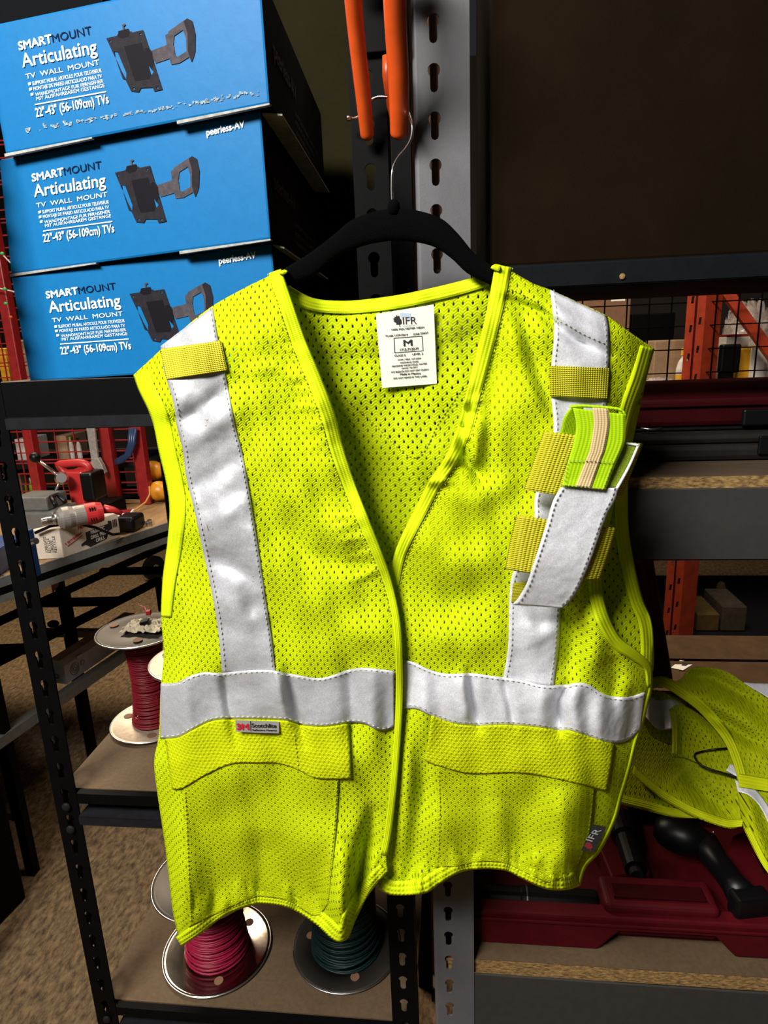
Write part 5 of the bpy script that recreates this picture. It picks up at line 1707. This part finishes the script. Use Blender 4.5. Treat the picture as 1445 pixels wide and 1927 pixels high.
# ------------------------------------------------------------------ bench and red wire rack at the back left
zbn = .90
A, Bp = PZ(61, 1069, zbn), PZ(315, 985, zbn)
ed = (Bp - A).normalized()
A = A - ed * .30
Bp = A + ed * 1.02
pn = Vector((-ed.y, ed.x, 0))
Lf = -2.45
top = [A, Bp, Vector((Lf, Bp.y, zbn)), Vector((Lf, A.y, zbn))]
bn = thing('workbench', 'long grey steel workbench with wooden top crowded with tools at the back left', 'workbench', (-1.6, 1.5, 0))
MB().prism([q - Vector((0, 0, .022)) for q in top], (0, 0, .022)).build('bench_top', M['wood'], bn)
o_ = -pn * .004
MB().prism([A + o_, Bp + o_, Bp + o_ - Vector((0, 0, .018)), A + o_ - Vector((0, 0, .018))], pn * .003).build('edge_rail', M['rail'], bn)
MB().prism([A + o_ - Vector((0, 0, .019)), Bp + o_ - Vector((0, 0, .019)), Bp + o_ - Vector((0, 0, .034)), A + o_ - Vector((0, 0, .034))], pn * .02).build('edge_web', M['black_metal'], bn)
MB().prism([A + o_ - Vector((0, 0, .035)), Bp + o_ - Vector((0, 0, .035)), Bp + o_ - Vector((0, 0, .052)), A + o_ - Vector((0, 0, .052))], pn * .003).build('edge_rail', M['rail'], bn)
MB().prism([A + o_ + Vector((0, 0, .0005)), Bp + o_ + Vector((0, 0, .0005)), Bp + o_ + Vector((0, 0, .003)), A + o_ + Vector((0, 0, .003))], pn * .006).build('edge_lip', M['rail_lt'], bn)
for q in (Bp + pn * .04 - ed * .03, Vector((Lf + .04, A.y + .04, 0)), Vector((Lf + .04, Bp.y - .04, 0))):
    MB().box((q.x - .02, q.y - .02, 0), (q.x + .02, q.y + .02, zbn - .0225)).build('leg', M['black_metal'], bn)
qa = A + pn * .04 + ed * .02
MB().box((qa.x - .02, qa.y - .02, 0), (qa.x + .02, qa.y + .02, zbn - .0225)).build('leg', M['black_metal'], bn)

# white printed carton
e0, e1, e2 = PZ(64, 1054, zbn), PZ(120, 1051, zbn), PZ(228, 1011, zbn)
hB = P(108, 995, e1.y).z - zbn
wb = thing('carton', 'white printed drill carton on the workbench with a drill lying on it', 'carton', tuple((e0 + e2) / 2))
e3 = e0 + (e2 - e1)
H = Vector((0, 0, hB))
lf_ = Vector((0, 0, .0006))
MB().hexa([e0 + lf_, e1 + lf_, e2 + lf_, e3 + lf_, e0 + H, e1 + H, e2 + H * .90, e3 + H * .90]).build('carton_body', M['carton_white'], wb, bevel=.002)
nf = (e2 - e1).cross(Vector((0, 0, 1))).normalized() * .0008
ne = (e1 - e0).cross(Vector((0, 0, 1))).normalized() * .0008
def on_long(u, v, k=1.0): return e1 + (e2 - e1) * u + H * v + nf * k
def on_end(u, v): return e0 + (e1 - e0) * u + H * v + ne
red, blk, wht, scr = MB(), MB(), MB(), MB()
write(red, 'HEAVY-DUTY', on_long(.30, .78), on_long(.68, .80), UPZ, hB * .15, .03)
write(scr, 'Milwaukee', on_long(.06, .42), on_long(.34, .62), Vector((-.25, 0, 1)).normalized(), hB * .22, .03)
scr.add([on_long(.08, .33), on_long(.34, .52), on_long(.34, .55), on_long(.09, .37)], [(0, 1, 2, 3)])
pl = [on_long(*q) for q in ((.36, .20), (.40, .14), (.44, .06), (.74, .14), (.80, .40), (.86, .42), (.86, .70), (.80, .74), (.80, .64), (.40, .60), (.40, .34), (.30, .26), (.30, .18))]
blk.add(pl, tessellate_polygon([pl]))
for s, u0, u1, v in (('MAGNETIC', .48, .72, .48), ('DRILL PRESS', .47, .76, .31), ('DRILL', .55, .70, .15)):
    write(wht, s, on_long(u0, v, 2), on_long(u1, v + .01, 2), UPZ, hB * .12, .03)
for k, s in enumerate(('ALL NEW', 'PRESS', 'DRILL')):
    blk.box(on_long(.88 + .03 * k, .45, 1.2), on_long(.895 + .03 * k, .72, 1.2) + nf * .2)
for k in range(4):
    p = on_end(.52 + .10 * k, .22)
    write(blk, 'RECYCLE' if k % 2 else 'CORRUGATED', p, p + H * (.55 - .07 * (k % 3)), -(e1 - e0).normalized(), .006)
tag(red.build('lettering', M['red_ink'], wb, fix=False), 'red printed words')
tag(scr.build('lettering', M['red_ink'], wb, fix=False), 'slanted red word with underline')
tag(blk.build('lettering', M['ink'], wb, fix=False), 'black printed panel and small print')
tag(wht.build('lettering', M['white'], wb, fix=False), 'white words on the black panel')

# corded drill lying on the carton
zc = zbn + hB
yd = (e1.y + e2.y) / 2 - .02
rs = .026
d0 = PZ(78, 982, zc + rs * 1.0)
d1 = PZ(196, 962, zc + rs * 1.0)
dl = thing('corded_drill', 'grey and red corded power drill lying on the white carton', 'power drill', tuple((d0 + d1) / 2 - Vector((0, 0, .032))))
ax = d1 - d0
Ld = ax.length
zoff = rs * .9
MB().lathe([(0, 0), (rs * .28, 0), (rs * .34, Ld * .08), (rs * .34, Ld * .16), (rs * .48, Ld * .20), (rs * .45, Ld * .24)], d0, ax, 20).build('chuck', M['steel'], dl, smooth=False)
MB().lathe([(rs * .45, Ld * .23), (rs * .75, Ld * .26), (rs * .98, Ld * .32), (rs, Ld * .42), (rs * .9, Ld * .50), (rs * .92, Ld * .52), (rs * .92, Ld * .68), (0, Ld * .68)], d0, ax, 28).build('gear_case', M['tool_grey'], dl, smooth=False)
MB().lathe([(0, Ld * .68), (rs * .98, Ld * .68), (rs * .98, Ld * .86), (rs * .85, Ld * .96), (0, Ld * .97)], d0, ax, 28).build('motor_housing', M['tool_red'], dl, smooth=False)
axn = ax.normalized()
sdn = axn.cross(UPZ).normalized()
vent = MB()
for k in range(3):
    for j in range(2):
        vent.obox(d0 + ax * (.74 + .04 * k) + sdn * rs * .80 + UPZ * rs * (.55 - .9 * j), axn, sdn, UPZ, (Ld * .014, rs * .3, rs * .34))
vent.build('vent_slots', M['black_plastic'], dl)
MB().tube([d1 + UPZ * rs * .3, d1 + Vector((.016, .012, .0)), d1 + Vector((.03, .022, -.012))], [rs * .35, rs * .3, rs * .22], 12).build('handle', M['tool_red'], dl, smooth=True)
cdp = [P(66, 1003, e0.y - .01), P(95, 990, e1.y - .015), P(140, 984, e1.y + .01), P(180, 993, e1.y + .05), P(212, 1006, e1.y + .06), P(235, 1003, e1.y + .16)]
MB().tube([P(*q, 1.3) if False else c for c in cdp for q in ((0, 0),)], .0035, 8).build('power_cord', M['black_plastic'], dl, smooth=True)

# magnetic drill press: column, motor, loop handle, three arm feed lever
YM_ = 1.62
mp = thing('magnetic_drill_press', 'red drill press with loop handle and black knobbed lever on the workbench', 'drill press', tuple(P(130, 960, YM_).xy) + (zbn,))
def fr_(px, py, Y=YM_): return P(px, py, Y)
px_w = YM_ * .98 / 1210
c0 = fr_(136, 905)
MB().box((fr_(112, 930).x, YM_ + .02, zbn + .0008), (fr_(178, 930).x, YM_ + .16, zbn + .045)).build('magnet_base', M['black_metal'], mp, bevel=.004)
MB().hexa([(fr_(124, 940).x, YM_ + .02, zbn + .046), (fr_(150, 940).x, YM_ + .02, zbn + .046), (fr_(150, 940).x, YM_ + .09, zbn + .046), (fr_(124, 940).x, YM_ + .09, zbn + .046),
           (fr_(112, 890).x, YM_ + .02, fr_(130, 890).z), (fr_(146, 890).x, YM_ + .02, fr_(130, 890).z), (fr_(146, 890).x, YM_ + .09, fr_(130, 890).z), (fr_(112, 890).x, YM_ + .09, fr_(130, 890).z)]).build('column', M['tool_red'], mp, bevel=.006)
MB().box((fr_(147, 890).x, YM_ + .0, fr_(150, 944).z), (fr_(171, 890).x, YM_ + .07, fr_(150, 891).z)).build('motor', M['black_plastic'], mp, bevel=.006)
lp = [(110, 874), (128, 872), (150, 871), (163, 875), (167, 883), (158, 888), (140, 890), (122, 889)]
cl_ = smooth(lp + [lp[0]], 48)[:-1]
MB().tube([P(*q, YM_ + .04) for q in cl_], .011, 10, closed=True).build('loop_handle', M['tool_red'], mp, smooth=True)
hub = fr_(116, 900, YM_ - .02)
MB().lathe([(0, -.02), (.016, -.02), (.018, .0), (.013, .02), (0, .02)], hub, (.5, -.8, .2), 18).build('hub', M['steel'], mp)
kn = fr_(66, 861, YM_ - .06)
lv = MB().tube([hub, kn], .0045, 8).tube([hub, fr_(96, 940, YM_ - .03)], .0042, 8).build('feed_lever', M['steel'], mp, smooth=True)
MB().sphere(kn, .014, 16, 10).build('knob', M['black_plastic'], lv, smooth=True)
rg = [P(172 + 6 * math.cos(t), 922 + 6 * math.sin(t), YM_ + .02) for t in np.linspace(0, 2 * math.pi, 20, endpoint=False)]
MB().tube(rg, .004, 8, closed=True).build('red_ring', M['red'], mp, smooth=True)

# dark cast machine part beside the white carton
mc = thing('machine_vise', 'dark grey cast machine vise at the left of the white carton', 'vise', tuple(P(75, 995, 1.52).xy) + (zbn,))
v0, v1 = P(30, 985, 1.50), P(104, 985, 1.50)
MB().box((v0.x, 1.50, zbn + .0008), (v1.x, 1.61, P(70, 964, 1.50).z)).build('vise_body', M['rail'], mc, bevel=.006)
MB().box((v0.x - .01, 1.51, P(70, 964, 1.50).z + .0005), (v1.x - .02, 1.60, P(70, 938, 1.50).z)).build('jaw', M['rail'], mc, bevel=.004)
MB().tube([P(104, 950, 1.46), P(96, 936, 1.5), P(108, 930, 1.55), P(122, 944, 1.52)], .006, 10).build('hose_loop', M['black_plastic'], mc, smooth=True)

# red wire rack with posts
YR_ = Bp.y - .07
rr = thing('red_wire_rack', 'red wire grid rack with square posts standing on the workbench', 'wire rack', (-1.5, YR_, zbn))
ztop = 1.95
for px in (-18, 78, 218, 277):
    a = P(px, 950, YR_)
    pwid = .034 if px > 100 else .03
    MB().box((a.x - pwid / 2, YR_ - .012, zbn + .0008), (a.x + pwid / 2, YR_ + .02, ztop)).build('post', M['red'], rr, bevel=.003)
xL, xR = -2.42, P(277, 950, YR_).x
gm = MB()
z = zbn + .03
k = 0
while z < ztop:
    gm.box((xL, YR_ + .021, z), (xR, YR_ + .0245, z + .0035))
    if k % 3 == 0:
        gm.box((xL, YR_ + .021, z + .010), (xR, YR_ + .0245, z + .0135))
    z += .0335
    k += 1
x = xL
while x < xR:
    gm.box((x, YR_ + .025, zbn + .02), (x + .003, YR_ + .028, ztop))
    x += .062
gm.build('wire_grid', M['red'], rr)

# goods behind the red grid, on a rear shelf
ysh = YR_ + .10
rs_ = thing('rear_shelf', 'dark steel shelf behind the red wire grid loaded with bottles and boxes', 'shelf', (-1.7, ysh + .15, 0))
zsl = [P(120, 943, ysh + .05).z, P(120, 866, ysh + .05).z, P(120, 720, ysh + .05).z]
for z in zsl:
    MB().box((-2.6, ysh, z - .02), (-.75, ysh + .3, z)).build('shelf_board', M['black_lip'], rs_)
for x in (-2.6, -.77):
    MB().box((x, ysh + .28, 0), (x + .02, ysh + .3, 1.95)).build('leg', M['black_metal'], rs_)
goods = [('bottle', 'green bottle behind the red grid, low and left of the drill press', 50, 897, 940, 11, 'lime_paint', 'black_plastic', 0),
         ('bottle', 'second green bottle behind the red grid, next to the first', 64, 899, 940, 11, 'lime_paint', 'white_plastic', 0),
         ('bottle', 'white bottle behind the red grid above the drill press handle', 152, 824, 866, 10, 'white_plastic', 'black_plastic', 1),
         ('bottle', 'pale bottle with green cap behind the red grid left of the hanging wrench', 138, 822, 866, 11, 'white_plastic', 'lime_paint', 1),
         ('bottle', 'grey capped tan bottle behind the red grid above the lever knob', 60, 830, 866, 16, 'carton_tan', 'rail', 1),
         ('bottle', 'yellow bottle behind the red grid at the far right post', 275, 818, 866, 11, 'jug', 'tool_red', 1)]
for nm, lab, px, y0, y1, wpx, m, cap, sh in goods:
    bottle(nm, lab, 'bottle', px, y0, y1, wpx, ysh + .06, m, cap, zsl[sh])
boxes = [('cream carton behind the red grid, upper middle left of the wrench', 105, 128, 820, 1, 'carton_tan'), ('white carton behind the red grid, left of the lever knob', 32, 52, 826, 1, 'white_plastic'),
         ('dim tan carton behind the red grid under the lever knob', 20, 42, 890, 0, 'carton'), ('yellow carton behind the red grid at the left edge', -2, 14, 655, 2, 'jug'),
         ('tan carton behind the red grid beside the blue cartons', 16, 52, 640, 2, 'carton_tan'), ('dark carton low behind the red grid left of the blue hose', 180, 205, 890, 0, 'carton_black')]
for lab, x0, x1, y0, sh, m in boxes:
    crate('carton', lab, 'carton', x0, x1, y0, y0 + 30, ysh + .04, .12, m, zsl[sh], .002)

# hanging wrench, blue hose, domes, cord, small bits
wr0 = thing('adjustable_wrench', 'steel adjustable wrench hanging head down in front of the red grid', 'wrench', tuple(P(180, 850, YR_ - .05)))
a, b = P(169, 790, YR_ - .04), P(180, 868, YR_ - .04)
MB().hexa([a + Vector((-.014, -.005, 0)), a + Vector((.014, -.005, 0)), a + Vector((.014, .005, 0)), a + Vector((-.014, .005, 0)),
           b + Vector((-.011, -.006, 0)), b + Vector((.011, -.006, 0)), b + Vector((.011, .006, 0)), b + Vector((-.011, .006, 0))]).build('handle', M['wrench'], wr0, bevel=.003)
hd = [(172, 864), (184, 862), (192, 876), (197, 890), (193, 898), (188, 888), (181, 882), (180, 888), (174, 893), (168, 886), (168, 874)]
MB().prism([P(*q, YR_ - .048) for q in hd], (0, .018, 0)).build('jaw', M['wrench'], wr0, bevel=.002)
bh = MB()
for k in range(3):
    pts = [P(254 - 4 * k, 806, YR_ - .03), P(252 - 4 * k, 835, YR_ - .035), P(244 - 3 * k, 856, YR_ - .04), P(230 - 2 * k, 868 - 2 * k, YR_ - .04), P(218, 872 - 2 * k, YR_ - .035)]
    bh.tube(pts, .0065, 8)
o = bh.build('air_hose', M['hose'], smooth=True)
tag(o, 'coiled dark blue hose hanging between the two red posts', 'hose')
for (px, py, rpx, lab) in ((288, 886, 22, 'upper amber plastic dome on the red rack beside the vest armhole'), (302, 945, 22, 'lower amber plastic dome on the bench beside the vest armhole')):
    Yd = YR_ - .02 + (.10 if py < 900 else .045)
    c = P(px, py, Yd)
    rad = rpx * Yd * .97 / 1210
    c.z = max(c.z, zbn + rad + .002)
    dm = thing('plastic_dome', lab, 'plastic dome', tuple(c), 'amber plastic domes')
    MB().sphere(c, rad, 24, 14, (1.05, .9, .95)).build('shell', M['dome'], dm, smooth=True)
    MB().lathe([(rad * .8, -rad * .86), (rad * .98, -rad * .78), (rad * .8, -rad * .74)], c + Vector((0, 0, 0)), n=24).build('rim', M['black_plastic'], dm)
pts = [P(281, 915, YR_ - .05), P(282, 930, YR_ - .06), P(274, 945, YR_ - .08), P(258, 957, YR_ - .10), P(233, 969, YR_ - .12)]
o = MB().tube([Vector(q) for q in [pts[0], *[Vector(x) for x in pts[1:]]]], .003, 8).build('cord', M['cord'], smooth=True)
tag(o, 'thin orange cord curving down from the rack post onto the bench', 'cord')
c = PZ(243, 1000, zbn)
bk_ = thing('tool_holster', 'black pouch on the bench right of the white carton', 'pouch', tuple(c))
MB().box((c.x - .03, c.y - .02, zbn + .0008), (c.x + .025, c.y + .05, zbn + .042)).build('pouch_body', M['black_plastic'], bk_, bevel=.01, seg=3)
MB().box((c.x - .032, c.y - .022, zbn + .034), (c.x + .018, c.y - .0205, zbn + .041)).build('flap', M['black_lip'], bk_)
c = PZ(226, 980, zbn)
o = MB().obox(c + Vector((0, .02, .011)), (.95, .3, 0), (-.3, .95, 0), (0, 0, 1), (.055, .05, .02)).build('parts_box', M['label'], bevel=.001)
tag(o, 'small white and red parts box behind the black pouch', 'box')
MB().obox(c + Vector((0, .02, .0216)), (.95, .3, 0), (-.3, .95, 0), (0, 0, 1), (.045, .04, .0008)).build('red_panel', M['red'], o)
R = random.Random(12)
first = None
for k in range(7):
    c = PZ(266 + R.uniform(-4, 26), 990 + R.uniform(-5, 3), zbn)
    if first is None:
        first = MB().lathe([(0, 0), (.006, 0), (.006, .012), (.004, .0125), (.004, .004), (0, .004)], (0, 0, 0), n=12).build('socket', M['steel'])
        q = first
    else:
        q = first.copy()
        COL.objects.link(q)
    q.location = c + Vector((0, 0, .0008))
    tag(q, 'tiny bright steel socket in the row by the bench edge', 'socket', 'steel sockets by the bench edge')
# blue clamp at the bench corner left of the black post
c = PZ(58, 1055, zbn)
bc = thing('blue_clamp', 'blue bar clamp with steel ends standing by the black post on the bench', 'clamp', tuple(c))
cx = P(57, 1030, 1.22)
MB().box((cx.x - .012, 1.20, zbn + .0008), (cx.x + .012, 1.225, P(57, 995, 1.22).z)).build('bar', M['bin_blue'], bc, bevel=.003)
MB().tube([P(50, 1024, 1.20), P(68, 1018, 1.19)], .007, 10).build('screw_end', M['steel'], bc)
c = PZ(0, 1090, zbn)
bb = thing('blue_bin', 'blue plastic bin at the left edge behind the black post', 'bin', (c.x - .09, c.y + .08, zbn))
MB().hexa([(c.x - .16, c.y + .02, zbn + .001), (c.x - .014, c.y + .02, zbn + .001), (c.x - .03, c.y + .12, zbn + .001), (c.x - .16, c.y + .12, zbn + .001),
           (c.x - .17, c.y + .01, zbn + .06), (c.x - .008, c.y + .01, zbn + .06), (c.x - .025, c.y + .13, zbn + .06), (c.x - .17, c.y + .13, zbn + .06)]).build('bin_body', M['bin_blue'], bb, bevel=.003)
MB().box((c.x - .172, c.y + .004, zbn + .008), (c.x - .006, c.y + .0095, zbn + .016)).build('rim', M['white_plastic'], bb)

# string of small coloured lights at the left of the cartons
ls = thing('light_string', 'thin wire with tiny green and orange lights left of the blue cartons', 'light string', tuple(P(8, 520, YR_ - .05)))
MB().tube([P(-20, 470, YR_ - .05), P(4, 478, YR_ - .05), P(20, 495, YR_ - .05)], .002, 6).build('cord', M['white_plastic'], ls)
MB().tube([P(-20, 538, YR_ - .05), P(10, 545, YR_ - .05), P(40, 552, YR_ - .05)], .002, 6).build('cord', M['white_plastic'], ls)
for (px, py, m) in ((4, 477, 'led'), (9, 544, 'led'), (11, 571, 'led'), (20, 597, 'toolbox_orange')):
    MB().sphere(P(px, py, YR_ - .055), .0045, 10, 8, (1.3, 1, .9)).build('bulb', M[m], ls, smooth=True)

# ------------------------------------------------------------------ low frames and goods under the bench
zf = .62
st = thing('steel_stand', 'low black steel stand of rails and cross bars under the workbench', 'stand', (-1.1, 1.4, 0))
def bar_(p, q, z, wd, hh, m='black_metal', nm='rail'):
    a_, b_ = PZ(*p, z), PZ(*q, z)
    MB().bar(a_, b_, wd, hh).build(nm, M[m], st)
    return a_, b_
r0 = bar_((-40, 1187), (330, 1018), zf, .02, .02)
r1_ = bar_((-20, 1253), (300, 1092), zf, .02, .02)
for p, q in (((60, 1135), (226, 1131)), ((190, 1076), (308, 1073)), ((-40, 1224), (50, 1221))):
    bar_(p, q, zf, .022, .022, 'black_metal', 'cross_bar')
for q in (*r0, *r1_):
    MB().box((q.x - .012, q.y - .012, 0), (q.x + .012, q.y + .012, zf - .011)).build('leg', M['black_metal'], st)
c = PZ(102, 1184, zf)
MB().sphere(c + Vector((0, 0, .016)), .013, 12, 8, (1.3, 1, .8)).build('knob', M['black_plastic'], st, smooth=True)

zg = .42
gs = thing('grey_rail_stand', 'low grey rail frame carrying the galvanised trunking under the bench', 'stand', (-1.15, 1.6, 0))
a_, b_ = PZ(-40, 1420, zg), PZ(290, 1192, zg)
MB().bar(a_, b_, .03, .03).build('rail', M['rail'], gs, bevel=.001)
for q in (a_, b_):
    MB().box((q.x - .012, q.y - .012, 0), (q.x + .012, q.y + .012, zg - .016)).build('leg', M['rail'], gs)
    MB().box((q.x - .42, q.y - .012, zg - .013), (q.x - .014, q.y + .012, zg + .012)).build('cross_bar', M['rail'], gs)
    MB().box((q.x - .43, q.y - .012, 0), (q.x - .406, q.y + .012, zg - .0135)).build('leg', M['rail'], gs)
zq = zg + .0155
g0, g1 = PZ(126, 1288, zq), PZ(262, 1193, zq)
gt = thing('wire_trunking', 'long galvanised grey wiring trough with round knockouts under the bench', 'wiring trough', tuple(g0))
gx = (g1 - g0).normalized()
gn = Vector((gx.y, -gx.x, 0))
hh = P(116, 1243, g0.y).z - zq
MB().hexa([g0 - gn * .05 + lf_, g0 + lf_, g1 + lf_, g1 - gn * .05 + lf_, g0 - gn * .05 + UPZ * hh * .78, g0 + UPZ * hh * .78, g1 + UPZ * hh * .78, g1 - gn * .05 + UPZ * hh * .78]).build('trough', M['gutter'], gt)
lidv = [g0 - gn * .054 - gx * .003, g0 + gn * .004 - gx * .003, g1 + gn * .004, g1 - gn * .054]
MB().hexa([q + UPZ * hh * .785 for q in lidv] + [q + UPZ * hh for q in (lidv[0] + gn * .008, lidv[1] - gn * .012, lidv[2] - gn * .012, lidv[3] + gn * .008)]).build('cover', M['gutter'], gt)
for u, v, r in ((.07, .40, .018), (.07, .40, .012), (.07, .40, .006), (.13, .45, .008)):
    c = g0.lerp(g1, u * 1.6) + UPZ * hh * v
    MB().lathe([(r - .0012, 0), (r - .0012, .0016), (r, .0016), (r, 0)], c, gn, 28).build('knockout', M['rail_lt'], gt)
c = g0 - gn * .030 + UPZ * hh * .3 - gx * .0
MB().lathe([(.006, 0), (.006, .0016), (.0075, .0016), (.0075, 0)], c, -gx, 20).build('knockout', M['rail_lt'], gt)
c = g0.lerp(g1, .17) + UPZ * hh * .80 + gn * .005
MB().obox(c, gx, gn, UPZ, (.02, .003, .007)).build('clip', M['steel'], gt)

# orange tool box and caster seen under the bench edge
tb0, tb1 = P(97, 1108, 1.75), P(148, 1092, 1.95)
ob = thing('orange_toolbox', 'orange plastic toolbox low under the bench, right of the black post', 'toolbox', (tb0.x, 1.8, 0))
MB().hexa([(tb0.x, 1.75, tb0.z - .02), (tb1.x, 1.85, tb0.z - .02), (tb1.x - .1, 2.05, tb0.z - .02), (tb0.x - .1, 1.95, tb0.z - .02),
           (tb0.x, 1.75, tb0.z + .05), (tb1.x, 1.85, tb0.z + .05), (tb1.x - .1, 2.05, tb0.z + .05), (tb0.x - .1, 1.95, tb0.z + .05)]).build('box_body', M['toolbox_orange'], ob, bevel=.004)
MB().box((tb0.x + .02, 1.748, 0), (tb0.x + .04, 1.78, tb0.z - .021)).build('leg', M['black_metal'], ob)
MB().obox(P(115, 1097, 1.765), (1, .5, 0), (-.5, 1, 0), (0, 0, 1), (.012, .006, .012)).build('latch', M['black_plastic'], ob)
MB().box((tb1.x - .12, 1.99, 0), (tb1.x - .10, 2.02, tb0.z - .021)).build('leg', M['black_metal'], ob)
cw = thing('caster_wheel', 'dark caster wheel of a cart far back on the floor beside the vest edge', 'wheel', tuple(PZ(292, 1090, .0)))
cc = PZ(292, 1090, 0)
rw_ = .075
MB().lathe([(.0, -.02), (rw_ * .7, -.02), (rw_, -.016), (rw_, .016), (rw_ * .7, .02), (0, .02)], cc + UPZ * (rw_ + .0008), (.9, -.4, 0), 28).build('tyre', M['black_plastic'], cw, smooth=False)
MB().lathe([(.0, -.024), (rw_ * .3, -.024), (rw_ * .3, .024), (0, .024)], cc + UPZ * (rw_ + .0008), (.9, -.4, 0), 20).build('hub', M['rail'], cw)

# black cabinet corner at the lower left
k0, k1 = PZ(50, 1690, 0), PZ(0, 1742, 0)
dv = (k1 - k0).normalized()
dn = Vector((-dv.y, dv.x, 0))
if dn.y < 0: dn = -dn
cbn = thing('floor_cabinet', 'black metal cabinet corner standing on the floor at the lower left edge', 'cabinet', tuple(k0))
q = [k0, k0 + dv * .5, k0 + dv * .5 + dn * .4, k0 + dn * .4]
q = [k0 + UPZ * .001, k1 + dv * .4 + UPZ * .001, k1 + dv * .4 - Vector((.4, -.3, 0)) + UPZ * .001, k0 + Vector((-.42, .25, 0)) + UPZ * .001]
MB().prism(q, (0, 0, .42)).build('cabinet_body', M['black_metal'], cbn, bevel=.006)
MB().prism([v + UPZ * .4205 for v in q], (0, 0, .012)).build('cabinet_top', M['black_lip'], cbn)
